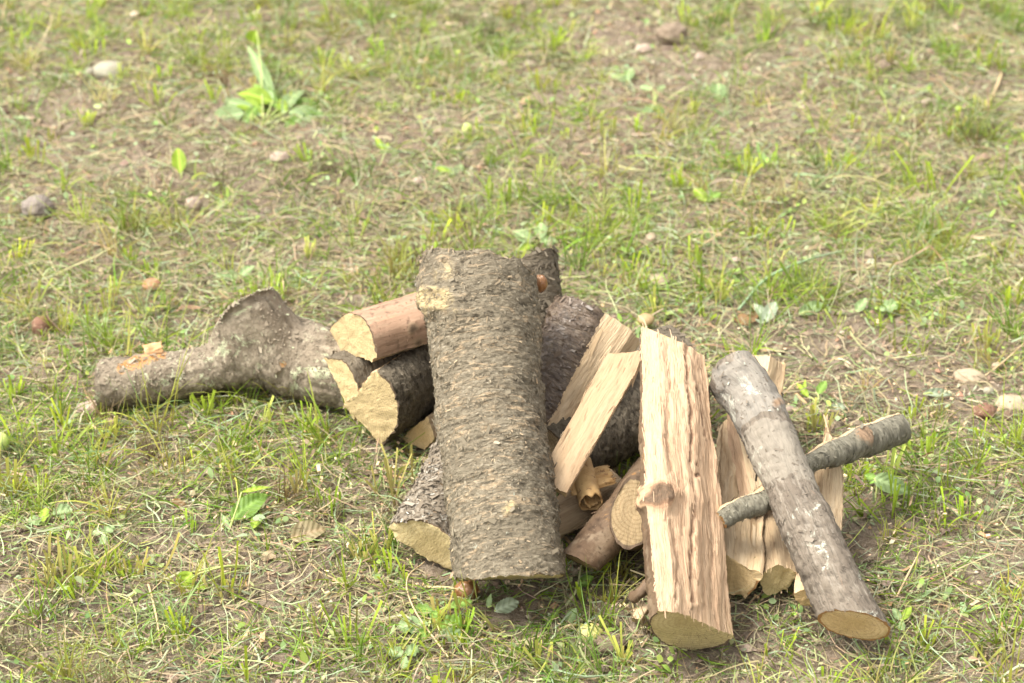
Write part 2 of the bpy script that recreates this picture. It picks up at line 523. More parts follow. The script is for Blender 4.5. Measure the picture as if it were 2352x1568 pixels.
def circle_sec(n=28, tg='b', wob=0.05, seed=1):
    r_ = random.Random(seed)
    ph = [r_.uniform(0, 6.28) for _ in range(3)]
    out = []
    for k in range(n):
        a = 2 * math.pi * k / n
        r = 1 + wob * (math.sin(2 * a + ph[0]) + 0.6 * math.sin(3 * a + ph[1]) + 0.3 * math.sin(5 * a + ph[2]))
        out.append((r * math.cos(a), r * math.sin(a), tg))
    return out

def flakes_on(P, Nn, T, gc, count, size, seed, align=False):
    """small lifted bark scales / crumbs, as quads, on surface samples"""
    r = np.random.default_rng(seed)
    i = r.integers(0, len(P), count)
    p, n, t = P[i], Nn[i], T[i]
    b = np.cross(n, t)
    a = r.uniform(0, 6.283, count)[:, None]
    if align: a = math.pi / 2 + r.normal(0, .10, (count, 1)) + math.pi * r.integers(0, 2, (count, 1))
    d1 = b * np.cos(a) + t * np.sin(a)
    d2 = np.cross(n, d1)
    L = size * r.uniform(0.4, 1.7, count)[:, None] * (1 + (r.random(count)[:, None] > 0.94) * 1.2)
    W = L * (r.uniform(0.03, 0.12, count) if align else r.uniform(0.15, 0.6, count))[:, None]
    lift = L * (r.uniform(0.0, 0.12, count) if align else r.uniform(-0.1, 0.5, count))[:, None]
    base = p + n * 0.0004
    q = [base - d1 * L * .5 - d2 * W * .5, base - d1 * L * .4 + d2 * W * .5, base + d1 * L * .5 + d2 * W * .35 + n * lift,
         base + d1 * L * .4 - d2 * W * .4 + n * lift * 0.8]
    V = np.stack(q, 1).reshape(-1, 3)
    G = np.repeat(gc[i] + r.normal(0, 0.02, (count, 3)), 4, 0)
    F = np.arange(count * 4).reshape(-1, 4)
    return V, F, G

def log(name, label, cat, path, sec, mats, r=None, hw=None, vhint=None, nA=None, nB=None, secB=None, secpx=False, prof=None,
        res=0.0024, disp=1.0, sdisp=1.0, bigd=1.0, bumps=(), grooves=(), flakes=0, fsize=0.004, parts=None, group='split firewood in the heap', seed=0,
        root=None, capA='cut_end', capB='cut_end', names=None, roll=0, cap_res=14, capsule=True, ragged=0.3, ringd=0.0, spl=350, pull=None, stretch=(1, 1, 2.2), pith=None):
    gcpith = (0.004, -0.003)
    """a solid piece of wood: bark, split faces and sawn ends are separate part meshes sharing one displaced skin"""
    path = [np.asarray(p, float) for p in path]
    L = sum(np.linalg.norm(b - a) for a, b in zip(path[:-1], path[1:]))
    K = max(8, int(L / (res * 1.15)))
    cc = spline(path, K)
    T = np.gradient(cc, axis=0)
    T /= np.linalg.norm(T, axis=1)[:, None]
    if vhint is None: vhint = CAM - (path[0] + path[-1]) / 2
    vh = norm(vhint)
    Vv = vh - (T @ vh)[:, None] * T
    Vv /= np.linalg.norm(Vv, axis=1)[:, None]
    U = np.cross(T, Vv)
    if roll:
        ca, sa = math.cos(math.radians(roll)), math.sin(math.radians(roll))
        U, Vv = U * ca + Vv * sa, Vv * ca - U * sa
    if r is None and hw is not None:
        hwA = hw[0] if hasattr(hw, '__len__') else hw
        r = hwA * ((path[0] - CAM) @ FWD) / FPX
        if hasattr(hw, '__len__') and prof is None:
            rB = [h * ((cc[int(round(i * (K - 1) / (len(hw) - 1)))] - CAM) @ FWD) / FPX / r for i, h in enumerate(hw)]
            prof = [(i / (len(hw) - 1), v) for i, v in enumerate(rB)]
    nA = -T[0] if nA is None else norm(nA)
    nB = T[-1] if nB is None else norm(nB)
    if secpx:
        A = cc[0]; out = []
        for (px, py, tg) in sec:
            d = ray(px, py)
            p = CAM + d * (((A - CAM) @ nA) / (d @ nA))
            out.append(((p - A) @ U[0], (p - A) @ Vv[0], tg))
        sec = out
        r = 1.0
        if pith:
            d = ray(*pith)
            p = CAM + d * (((A - CAM) @ nA) / (d @ nA))
            gcpith = (-((p - A) @ U[0]), -((p - A) @ Vv[0]))
    sz = r if not secpx else 1.0
    # runs
    RA = runs_of([(x * sz, y * sz, t_) for x, y, t_ in sec])
    RB = runs_of([(x * sz, y * sz, t_) for x, y, t_ in secB]) if secB is not None else RA
    S0, S1, tags = [], [], []
    for (tg, pa), (_, pb) in zip(RA, RB):
        if tg == 'b':
            pa, pb = chaikin(pa, 2), chaikin(pb, 2)
        n = max(2, int(np.linalg.norm(np.diff(pa, axis=0), axis=1).sum() / res))
        S0.append(resample(pa, n)); S1.append(resample(pb, n)); tags += [tg] * n
    S0, S1 = np.vstack(S0), np.vstack(S1)
    area = 0.5 * np.sum(S0[:, 0] * np.roll(S0[:, 1], -1) - S0[:, 1] * np.roll(S0[:, 0], -1))
    tags = np.array(tags)
    if area < 0:
        S0, S1 = S0[::-1].copy(), S1[::-1].copy()
        tags = np.roll(tags[::-1], -1)
    Mn = len(S0)
    s = np.linspace(0, 1, K)
    pr = np.ones(K) if prof is None else np.interp(s, [p[0] for p in prof], [p[1] for p in prof])
    if prof is not None and len(prof) > 2:
        k_ = np.ones(9) / 9
        pr = np.convolve(np.pad(pr, 4, mode='edge'), k_, 'valid')
    SS = (S0[None] * (1 - s)[:, None, None] + S1[None] * s[:, None, None]) * pr[:, None, None]     # K,M,2
    offA = -((SS @ np.array([[nA @ U[0]], [nA @ Vv[0]]]))[..., 0]) / (nA @ T[0])
    offB = -((SS @ np.array([[nB @ U[-1]], [nB @ Vv[-1]]]))[..., 0]) / (nB @ T[-1])
    off = offA * (1 - s)[:, None] + offB * s[:, None]
    base = cc[:, None] + U[:, None] * SS[..., :1] + Vv[:, None] * SS[..., 1:] + T[:, None] * off[..., None]
    w = (s * L)[:, None] + off
    gc = np.dstack([SS[..., 0] + gcpith[0], SS[..., 1] + gcpith[1], w])
    # 2-D section normals
    dS = np.roll(SS, -1, 1) - np.roll(SS, 1, 1)
    nn = np.dstack([dS[..., 1], -dS[..., 0]])
    nn /= np.maximum(1e-9, np.linalg.norm(nn, axis=2))[..., None]
    N3 = U[:, None] * nn[..., :1] + Vv[:, None] * nn[..., 1:]
    g = gc.reshape(-1, 3) + seed * 0.37
    tb = (tags == 'b')
    vb = (tb & np.roll(tb, 1)).astype(float)                 # vertex is bark
    vb_s = np.convolve(np.concatenate([vb[-2:], vb, vb[:2]]), np.ones(5) / 5, 'valid')
    gs = g * np.array(stretch)
    hb = fbm(gs * 75, 4, 0.62)
    scl = 1 - np.abs(fbm(gs * 34 + 9, 3)) * 2
    hbig = fbm(g * 13 + 5, 2)
    bark_h = 0.0010 * hb + 0.0008 * scl
    if ringd:
        rn = perlin(g * np.array([5, 5, 26])); bark_h = bark_h + ringd * np.exp(-(rn / 0.07) ** 2)
    gl = g * np.array([1, 1, 0.045])
    gw = gl + 0.018 * np.column_stack([perlin(g * 7), perlin(g * 7 + 50), np.zeros(len(g))])
    fib = fbm(gw * 110, 4, 0.65) * 0.0015 + fbm(gw * 24 + 3, 2) * 0.0042
    VB = np.repeat(vb_s[None], K, 0).ravel()
    d = (bark_h * disp) * VB + fib * sdisp * (1 - VB) + hbig * 0.0028 * bigd
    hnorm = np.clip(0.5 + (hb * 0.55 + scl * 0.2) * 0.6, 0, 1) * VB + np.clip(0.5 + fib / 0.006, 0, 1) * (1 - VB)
    # ragged ends
    endf = np.minimum(s, 1 - s)[:, None].repeat(Mn, 1).ravel()
    P = base.reshape(-1, 3) + N3.reshape(-1, 3) * d[:, None]
    rag = (fbm(g * np.array([160, 160, 0.1]), 2) * 0.0016 + fbm(g * np.array([45, 45, 0.1]), 2) * 0.004 * ragged) * np.exp(-endf * L / 0.006)
    P += np.repeat(T, Mn, 0) * (rag * np.where(s < .5, -1, 1)[:, None].repeat(Mn, 1).ravel())[:, None]
    knot = np.zeros(len(P))
    NF = N3.reshape(-1, 3)
    for (bx, by, br, amp, kk) in bumps:
        qx, qy = project(P)
        qx = qx + br * .45 * fbm(P * 45 + 2, 3); qy = qy + br * .45 * fbm(P * 45 + 31, 3)
        if br > 40: qy = by + (qy - by) * 1.25; qx = qx - (qy - by) * .35
        facing = np.einsum('ij,ij->i', NF, CAM - P) > 0
        e = np.exp(-(((qx - bx) ** 2 + (qy - by) ** 2) / br ** 2)) * facing
        rr = np.hypot(qx - bx, qy - by) / br
        P += NF * (amp * (e - 0.5 * np.exp(-(rr / 0.45) ** 2) * facing))[:, None]
        P += NF * (amp * 0.10 * np.sin(rr * 14) * np.exp(-rr ** 2 * .8) * facing)[:, None]
        knot = np.maximum(knot, np.clip(1 - rr * .85, 0, 1) * facing * kk)
    for (poly, gw_, gd_, gk_) in grooves:              # splits and checks running with the grain
        qx, qy = project(P)
        qx = qx + 5 * fbm(P * 60 + 8, 3)
        dm = np.full(len(P), 1e9)
        for (ax_, ay_), (bx_, by_) in zip(poly[:-1], poly[1:]):
            ux, uy = bx_ - ax_, by_ - ay_
            tt = np.clip(((qx - ax_) * ux + (qy - ay_) * uy) / (ux * ux + uy * uy), 0, 1)
            dm = np.minimum(dm, np.hypot(qx - ax_ - tt * ux, qy - ay_ - tt * uy))
        fc = (np.einsum('ij,ij->i', NF, CAM - P) > 0) * (1 - VB)
        P -= NF * (gd_ * (np.exp(-(dm / gw_) ** 2) - .55 * np.exp(-((dm - gw_ * 2.6) / (gw_ * 1.6)) ** 2)) * fc)[:, None]
        knot = np.maximum(knot, gk_ * np.exp(-(dm / (gw_ * .8)) ** 2) * fc)
    if pull:                       # a sawn-off branch stub growing smoothly out of the log
        pc, pd, ps, pa, qc, qn = pull
        pd, qn = norm(pd), norm(qn)
        rel = P - pc
        perp = np.linalg.norm(rel - (rel @ pd)[:, None] * pd, axis=1)
        f_ = np.clip((NF @ pd + .25) / .8, 0, 1); f_ = f_ * f_ * (3 - 2 * f_)
        P0 = P.copy()
        P += pd * (pa * np.exp(-(perp / ps) ** 5.5) * f_)[:, None]
        P += NF * ((fbm(P * 38 + 4, 4) * .004 + fbm(P * 120, 3) * .0012) * np.exp(-(perp / (ps * 1.3)) ** 2))[:, None]
        dP = P - P0
        TT_, UU_, VV_ = (np.repeat(q_, Mn, 0) for q_ in (T, U, Vv))
        gc = gc + np.stack([(dP * UU_).sum(1), (dP * VV_).sum(1), (dP * TT_).sum(1)], 1).reshape(gc.shape)
        over = np.maximum(0, (P - qc) @ qn - fbm(P * 60, 3) * .003) * np.clip((ps * 1.9 - perp) / (ps * .5), 0, 1)
        P -= qn * over[:, None]
    aux = np.column_stack([knot, hnorm, np.repeat(s, Mn)])
    ii = np.arange(K * Mn).reshape(K, Mn)
    jn = np.roll(np.arange(Mn), -1)
    if root is None:
        foot = np.array([(path[0][0] + path[-1][0]) / 2, (path[0][1] + path[-1][1]) / 2, 0])
        root = thing(name, label, cat, foot, group)
    made = {}
    nm = {'b': 'bark', 's': 'split_face', 't': 'split_face', 'u': 'split_face'}
    if names: nm.update(names)
    for tg in sorted(set(tags)):
        cols = np.where(tags == tg)[0]
        f = np.column_stack([ii[:-1][:, cols].ravel(), ii[:-1][:, jn[cols]].ravel(), ii[1:][:, jn[cols]].ravel(), ii[1:][:, cols].ravel()])
        used, inv = np.unique(f.ravel(), return_inverse=True)
        f = inv.reshape(-1, 4)
        Vt, Gt, At = P[used], gc.reshape(-1, 3)[used], aux[used]
        if tg == 'b' and flakes:
            TT = np.repeat(T, Mn, 0)[used]
            ok = knot[used] < .3
            fv, ff, fg = flakes_on(Vt, NF[used], TT, Gt, flakes, fsize, seed + 5)
            f = np.vstack([f, ff + len(Vt)])
            At = np.vstack([At, np.column_stack([np.zeros(len(fv)), np.full(len(fv), .7), np.full(len(fv), 0.4)])])
            Vt, Gt = np.vstack([Vt, fv]), np.vstack([Gt, fg])
        elif tg != 'b':
            # a fringe of torn fibres along the edges of a split face
            rr_ = np.random.default_rng(seed + 40 + ord(tg))
            edge_c = [c_ for c_, o_ in ((cols[0], tags[cols[0] - 1]), (jn[cols[-1]], tags[jn[cols[-1]]])) if o_ == 'b'] or [cols[0]]
            nfr = int(L / 0.004)
            ks = rr_.integers(2, K - 2, nfr * 2); ec = rr_.choice(edge_c, nfr * 2)
            b0 = P.reshape(K, Mn, 3)[ks, ec]; n0 = N3[ks, ec]; t0 = T[ks]
            ln = rr_.uniform(.002, .008, nfr * 2)[:, None]; sg = rr_.choice([-1, 1], nfr * 2)[:, None]
            side = np.cross(n0, t0)
            tip = b0 + t0 * sg * ln + n0 * ln * rr_.uniform(-.1, .35, (nfr * 2, 1)) + side * ln * rr_.uniform(-.3, .3, (nfr * 2, 1))
            wd = rr_.uniform(.0004, .0012, (nfr * 2, 1))
            fv = np.stack([b0 - side * wd, b0 + side * wd, tip + side * wd * .2, tip - side * wd * .2], 1).reshape(-1, 3)
            ff = np.arange(len(fv)).reshape(-1, 4)
            f = np.vstack([f, ff + len(Vt)])
            gg = np.repeat(gc[ks, ec], 4, 0)
            if spl:
                v2, f2, g2 = flakes_on(P[used], NF[used], np.repeat(T, Mn, 0)[used], gc.reshape(-1, 3)[used], int(spl * len(used) / 12000) + 5, 0.011, seed + 77, True)
                f = np.vstack([f, f2 + len(Vt) + len(fv)])
                fv, gg = np.vstack([fv, v2]), np.vstack([gg, g2])
            Vt, Gt = np.vstack([Vt, fv]), np.vstack([Gt, gg])
            At = np.vstack([At, np.column_stack([np.zeros(len(fv)), np.full(len(fv), .7), np.full(len(fv), 0.4)])])
        o = link(nm[tg], make_mesh(nm[tg], Vt, f, {'gc': Gt, 'aux': At}), mats[tg], root)
        made[tg] = o
    for end, nm_, k, nrm in (('A', capA, 0, nA), ('B', capB, K - 1, nB)):
        if not nm_: continue
        rim = P.reshape(K, Mn, 3)[k]; rg = gc[k]
        cen, cg = rim.mean(0), rg.mean(0)
        fr = np.concatenate([[1, 0.985, 0.96], np.linspace(0.92, 0.0, cap_res)])
        kw = 21
        sm = sum(np.roll(rim, k_, 0) for k_ in range(-(kw // 2), kw // 2 + 1)) / kw
        sm = sm - nrm * ((sm - cen) @ nrm)[:, None]
        vv = []
        for q in fr:
            wq = math.exp(-(1 - q) / 0.03)
            vv.append(cen + ((rim - cen) * wq + (sm - cen) * (1 - wq)) * q)
        vg = [cg + (rg - cg) * q for q in fr]
        ar = [np.column_stack([q * vb_s, np.full(Mn, .6), np.full(Mn, .5)]) for q in fr]
        vv, vg, ar = np.vstack(vv), np.vstack(vg), np.vstack(ar)
        qf = np.repeat(fr, Mn)
        dz = (fbm(vg * np.array([90, 30, 0]) + seed, 3) * 0.0009 + fbm(vg * 14, 2) * 0.0015) * np.clip((1 - qf) * 12, 0, 1)
        vv = vv + nrm * dz[:, None]
        R = len(fr)
        jj = np.arange(R * Mn).reshape(R, Mn)
        a, b, c, e = jj[:-1].ravel(), jj[:-1][:, jn].ravel(), jj[1:][:, jn].ravel(), jj[1:].ravel()
        f = np.column_stack([a, e, c, b]) if end == 'A' else np.column_stack([a, b, c, e])
        link(nm_, make_mesh(nm_, vv, f, {'gc': vg, 'aux': ar}), mats.get('c' + end, mats['c']), root)
    if capsule:
        rad = np.sqrt(abs(area)/ math.pi) * 0.88
        off0 = S0.mean(0)
        for a_, b_ in zip(range(0, K - 1, max(1, K // 4)), list(range(max(1, K // 4), K, max(1, K // 4))) + [K - 1]):
            pa = cc[a_] + U[a_] * off0[0] * pr[a_] + Vv[a_] * off0[1] * pr[a_]
            pb = cc[b_] + U[b_] * off0[0] * pr[b_] + Vv[b_] * off0[1] * pr[b_]
            CAPS.append((pa, pb, rad * (pr[a_] + pr[b_]) / 2))
    return root

B = lambda b, c, **k: dict(b=M[b], c=M[c], s=M[k.get('s', 'split_pale')], t=M[k.get('t', k.get('s', 'split_pale'))], u=M[k.get('u', k.get('s', 'split_pale'))])

# --- big round log leaning on the heap
log('round_log', 'thick round log with rough grey-brown bark, leaning upright over the front of the heap', 'log',
    [PZ(1171, 1326, 0.052), PZ(1129, 960, 0.165), PZ(1095, 612, 0.285)], circle_sec(30, 'b', 0.025, 3), B('bark_big', 'cut_olive'),
    hw=[124, 121, 121, 130], nA=(0.02, -0.60, -0.80), nB=(0.14, 0.68, 0.72), ragged=1.2, ringd=0.0009, flakes=9000, fsize=0.0026, seed=1, disp=1.5,
    bumps=[(1005, 690, 46, 0.013, 0.5), (1168, 1168, 18, 0.006, .35), (1030, 625, 34, 0.003, .26)], bigd=1.5)

# --- curved log at the left
cur = log('curved_log', 'long bent log with pale lichened bark and a sawn branch stub', 'log',
    [PZ(230, 884, 0.031), PZ(330, 873, 0.034), PZ(430, 858, 0.038), PZ(520, 830, 0.046), PZ(610, 810, 0.056), PZ(700, 828, 0.050), PZ(770, 852, 0.044), PZ(835, 872, 0.036)],
    circle_sec(26, 'b', 0.04, 5), B('bark_pale', 'cut_warm'), hw=[60, 57, 56, 60, 80, 94, 88, 84], seed=2, disp=1.3, stretch=(1, 1, 1), flakes=9000, fsize=0.0026, nA=(-1, 0.05, 0),
    bumps=[(280, 845, 15, -0.001, 1.2), (297, 838, 16, -0.001, 1.2), (315, 831, 16, -0.001, 1.2), (334, 824, 16, -0.001, 1.2), (353, 816, 14, -0.001, 1.2), (372, 810, 12, -0.001, 1.2), (650, 835, 9, 0.002, .6), (470, 880, 26, 0.003, 0)], group=None,
    res=0.0018, pull=(PZ(592, 792, 0.07), (-0.24, 0.05, 0.97), 0.047, 0.078, PZ(570, 716, 0.118), (-0.50, 0.66, 0.56)))
# --- left: peeled log, wedge, quarter
log('peeled_log', 'smooth reddish log with little bark, topmost left of the thick round log', 'log',
    [PZ(812, 774, 0.138), PZ(1120, 684, 0.155)],
    [(791, 718, 'b'), (768, 738, 'b'), (751, 762, 'b'), (760, 790, 'b'), (788, 824, 's'), (866, 823, 'b'), (862, 795, 'b'), (856, 765, 'b'), (840, 733, 'b'), (815, 720, 'b')],
    B('bark_red', 'cut_yellow', s='split_grey'), secpx=True, pith=(815, 760), seed=4, disp=0.35, bigd=0.8, flakes=900, fsize=0.0022,
    bumps=[(948, 752, 15, 0.003, 1.0), (962, 790, 16, 0.001, .7)])
log('split_wedge', 'narrow yellow wedge under the peeled reddish log', 'log',
    [PZ(795, 885, 0.074), PZ(1060, 790, 0.085)],
    [(745, 821, 'b'), (775, 826, 'b'), (803, 838, 'b'), (812, 862, 'b'), (823, 892, 's'), (812, 968, 't')], B('bark_dark', 'cut_yellow', s='split_grey'), secpx=True, pith=(745, 900), seed=5, flakes=300)
log('quarter_log', 'quarter log with dark bark and fan-streaked yellow end, in front of the narrow wedge', 'log',
    [PZ(855, 940, 0.066), PZ(1150, 738, 0.105)],
    [(788, 931, 's'), (863, 852, 'b'), (882, 862, 'b'), (900, 888, 'b'), (911, 915, 'b'), (915, 945, 'b'), (911, 983, 'b'), (895, 1010, 'b'), (876, 1025, 't')],
    B('bark_dark', 'cut_quarter', s='split_pale'), secpx=True, pith=(780, 930), seed=6, flakes=3500, fsize=0.003, disp=1.8)
log('small_split_piece', 'small pale split end peeping from under the quarter log beside the thick round log', 'log',
    [PZ(962, 1002, 0.028), PZ(1120, 900, 0.04)], [(914, 1009, 's'), (982, 958, 't'), (998, 1004, 'u'), (975, 1034, 's')],
    B('bark_dark', 'cut_warm', s='split_grey'), secpx=True, seed=7, sdisp=0.7)

# --- lower left slab log under the big one
log('flaky_log', 'short log with flaky grey bark, half under the foot of the thick round log', 'log',
    [PZ(990, 1262, 0.032), PZ(1130, 985, 0.055)],
    [(897, 1211, 'b'), (930, 1190, 'b'), (985, 1196, 'b'), (1035, 1235, 'b'), (1085, 1290, 'b'), (1105, 1330, 's'), (1042, 1316, 's'), (1000, 1298, 's'), (950, 1266, 's'), (915, 1237, 's')],
    B('bark_flaky', 'cut_olive', s='split_grey'), secpx=True, ragged=1.5, seed=8, flakes=5000, fsize=0.0042, disp=3.0, nA=(-0.28, -0.78, -0.10))

# --- behind the big log
log('back_log', 'dark log end showing above the top right corner of the thick round log', 'log',
    [PZ(1242, 780, 0.13), PZ(1230, 602, 0.215)], circle_sec(24, 'b', 0.05, 12), B('bark_dark', 'cut_warm'), hw=[56, 50], seed=9, flakes=900,
    nB=(-0.30, 0.80, 0.52), ragged=1)
log('halved_log', 'halved log with wet dark bark and pale split side, right of the thick round log', 'log',
    [PZ(1222, 985, 0.085), PZ(1368, 744, 0.172)],
    [(-0.98, 0.1, 'b'), (-0.8, 0.62, 'b'), (-0.42, 0.93, 'b'), (0.0, 1.0, 'b'), (0.30, 0.90, 's'), (0.9, 0.68, 't'), (1.05, 0.25, 's'), (0.75, -0.75, 'b'), (0, -0.9, 'b'), (-0.7, -0.6, 'b')],
    B('bark_wet', 'cut_warm', s='split_pale'), hw=[84, 108], seed=10, ringd=0.001, flakes=2500, fsize=.003, disp=1.8, nB=(0.48, 0.66, 0.58), nA=(0.0, -0.5, -0.9), res=0.002,
    secB=[(-1.05, 0.1, 'b'), (-0.85, 0.62, 'b'), (-0.52, 0.9, 'b'), (-0.20, 0.98, 'b'), (0.04, 0.95, 's'), (0.72, 0.80, 't'), (0.98, 0.35, 's'), (0.85, -0.75, 'b'), (0, -0.9, 'b'), (-0.7, -0.6, 'b')])
log('bark_log', 'thick log covered in dark crumbly bark, lying under the flat pale plank', 'log',
    [PZ(1232, 1046, 0.062), PZ(1570, 852, 0.070)], circle_sec(26, 'b', 0.04, 14), B('bark_dark', 'cut_brown'), hw=[104, 106], seed=11, flakes=6000, fsize=.003, disp=1.8,
    nB=(0.9, 0.45, 0.1))
log('plank', 'flat smooth pale plank of split wood, slanting against the thick round log', 'plank',
    [PZ(1268, 1120, 0.105), PZ(1440, 815, 0.195)], [(-1.0, 0.28, 's'), (0.92, 0.42, 't'), (1.0, -0.15, 'u'), (-0.9, -0.35, 't')],
    B('bark_dark', 'cut_warm', s='split_plank', t='split_pale'), hw=[38, 43], seed=12, sdisp=0.25, bigd=0.35, nB=(-0.15, 0.8, 0.6), capA='sawn_end', capB='sawn_end')
log('shaded_log', 'pale split piece deep in the shade under the bark curl', 'log',
    [PZ(1245, 1215, 0.035), PZ(1420, 1120, 0.05)], [(-1, 0.2, 's'), (-0.2, 0.9, 's'), (0.9, 0.5, 'b'), (0.9, -0.6, 'b'), (-0.6, -0.8, 'b')],
    B('bark_dark', 'cut_brown', s='split_grey'), hw=[44, 44], seed=13)
fk = log('forked_log', 'smooth brown log with oval sawn branch face, left of the tall split log', 'log',
    [PZ(1335, 1292, 0.045), PZ(1425, 1190, 0.06), PZ(1530, 1075, 0.075)], circle_sec(24, 'b', 0.05, 15), B('bark_brown', 'cut_brown'), hw=[47, 56, 60], seed=14,
    disp=0.5, bigd=1.6, flakes=300, fsize=0.0025, nA=(-0.45, -0.6, -0.75))
log('x', '', '', [PZ(1468, 1170, 0.046), PZ(1452, 1178, 0.096)], [(x * 0.86, y * 1.6, t_) for x, y, t_ in circle_sec(22, 'b', 0.07, 16)], B('bark_brown', 'cut_brown'), hw=[58, 50], seed=15, root=fk,
    names={'b': 'branch_stub'}, capA=None, nB=(-0.25, -0.85, 0.42), vhint=(0, 0, 1), prof=[(0, 1.1), (1, 0.9)], capB='branch_cut')

# --- tall pale split log
log('tall_split_log', 'tall split log with broad pinkish face, knot and dark crack', 'log',
    [PZ(1586, 1446, 0.047), PZ(1565, 1120, 0.135), PZ(1549, 785, 0.222)],
    [(1512, 1402, 's'), (1545, 1405, 't'), (1605, 1427, 's'), (1682, 1463, 'b'), (1668, 1478, 'b'), (1640, 1487, 'b'), (1582, 1495, 'b'), (1535, 1486, 'b'), (1508, 1466, 'b'), (1493, 1440, 'b'), (1492, 1422, 'b')],
    B('bark_brown', 'cut_olive', s='split_pink'), secpx=True, pith=(1590, 1425), seed=16, sdisp=0.9, spl=700,
    secB=[(-.037, .014, 's'), (-.018, .0205, 't'), (.008, .016, 's'), (.034, -.006, 'b'), (.030, -.016, 'b'), (.020, -.024, 'b'), (.006, -.030, 'b'), (-.012, -.030, 'b'), (-.026, -.024, 'b'), (-.036, -.010, 'b'), (-.038, .004, 'b')], prof=[(0, 1), (0.3, 1.04), (0.5, 1.08), (0.8, 1.03), (1, 0.98)],
    grooves=[([(1574, 800), (1577, 860), (1584, 920), (1588, 1000), (1585, 1080), (1598, 1150), (1589, 1215), (1588, 1290), (1592, 1380)], 4.5, .0032, .50),
        ([(1535, 790), (1538, 900), (1531, 1010), (1545, 1080)], 4, .0012, .25), ([(1600, 890), (1612, 940), (1618, 1000)], 3, .0014, .5), ([(1630, 1150), (1638, 1260), (1634, 1400)], 4, .0012, .25), ([(1545, 1200), (1556, 1290), (1550, 1385)], 4, .0014, .3)],
    bumps=[(1516, 1146, 36, 0.015, 1.15), (1601, 1066, 6, -0.002, 1), (1603, 1090, 7, -0.002, 1)], nB=(0.45, 0.55, 0.75), flakes=200, fsize=.003, res=0.002, roll=0)
log('chip', 'tiny pale wood chip at the foot of the tall split log', 'wood chip',
    [PZ(1462, 1425, 0.012), PZ(1482, 1388, 0.022)], [(-1, 0.4, 's'), (0.6, 0.9, 's'), (1, -0.4, 't'), (-0.5, -0.9, 't')], B('bark_dark', 'cut_olive', s='split_pale'), hw=[17, 15], seed=17, sdisp=.5, group=None)
log('twig_stub', 'short knobbly brown twig stub sticking out left of the tall split log', 'twig',
    [PZ(1454, 1372, 0.03), PZ(1470, 1362, 0.04), PZ(1500, 1335, 0.05)], circle_sec(16, 'b', 0.08, 18), B('bark_brown', 'cut_brown'), hw=[12, 10, 17], seed=18, res=0.0016, group=None, bigd=.5)

# --- right: long pale split logs and the silver one
log('striped_log', 'pale split log with streaky grain, between the tall split log and the silvery log', 'log',
    [PZ(1690, 1320, 0.040), PZ(1700, 1120, 0.070), PZ(1700, 955, 0.098)],
    [(1636, 1255, 's'), (1690, 1283, 't'), (1748, 1322, 'b'), (1733, 1350, 'b'), (1712, 1376, 'u'), (1636, 1335, 'u')],
    B('bark_brown', 'cut_warm', s='split_pale', t='split_pale'), secpx=True, prof=[(0, 1), (0.5, 1.05), (1, 0.8)], seed=19, sdisp=1.7, nA=(-0.45, -0.85, 0.0), nB=(-0.6, 0.6, .5))
log('narrow_split_log', 'narrow splintered pale stick wedged between the streaky split log and the silvery log', 'log',
    [PZ(1733, 1168, 0.080), PZ(1716, 1075, 0.092), PZ(1680, 905, 0.120)],
    [(-0.9, 0.1, 's'), (-0.1, 0.8, 't'), (0.95, 0.3, 'u'), (0.5, -0.8, 's'), (-0.6, -0.7, 'u')], B('bark_brown', 'cut_warm', s='split_pink', t='split_pale'),
    hw=[34, 36, 22], prof=[(0, 1), (0.6, 1.0), (1, 0.5)], seed=33, sdisp=1.4, nB=(-.5, .6, .5))
log('blocky_split_log', 'pale split block end poking out behind the top of the silvery log', 'log',
    [PZ(1725, 1090, 0.045), PZ(1769, 828, 0.112)],
    [(-0.95, 0.2, 's'), (-0.05, 0.8, 't'), (0.95, 0.0, 'u'), (0.3, -0.8, 's'), (-0.7, -0.6, 'u')],
    B('bark_brown', 'cut_warm', s='split_pale'), hw=[42, 44], seed=29, sdisp=.9, nB=(0.2, 0.6, .75))
log('shadow_log', 'pale split log in shade, showing only at the left edge of the silvery log', 'log',
    [PZ(1786, 1330, 0.036), PZ(1758, 1060, 0.060)], [(-0.9, 0.2, 's'), (0.1, 0.8, 's'), (1.0, 0.2, 't'), (0.5, -0.8, 'u'), (-0.5, -0.8, 'u')],
    B('bark_brown', 'cut_olive', s='split_grey'), hw=[52, 54], seed=20, sdisp=1.2)
log('spiked_log', 'slim pale split log with a pointed top, standing behind the crooked branch at the right', 'log',
    [PZ(1862, 1372, 0.034), PZ(1898, 1130, 0.07), PZ(1900, 972, 0.125)],
    [(-0.9, 0.1, 's'), (-0.25, 0.75, 't'), (0.95, 0.2, 'u'), (0.7, -0.6, 's'), (-0.5, -0.75, 'u')], B('bark_brown', 'cut_warm', s='split_pale'),
    hw=[46, 42, 10], prof=[(0, 1), (0.55, 0.95), (0.75, 0.75), (1, 0.08)], seed=21, sdisp=1.0)
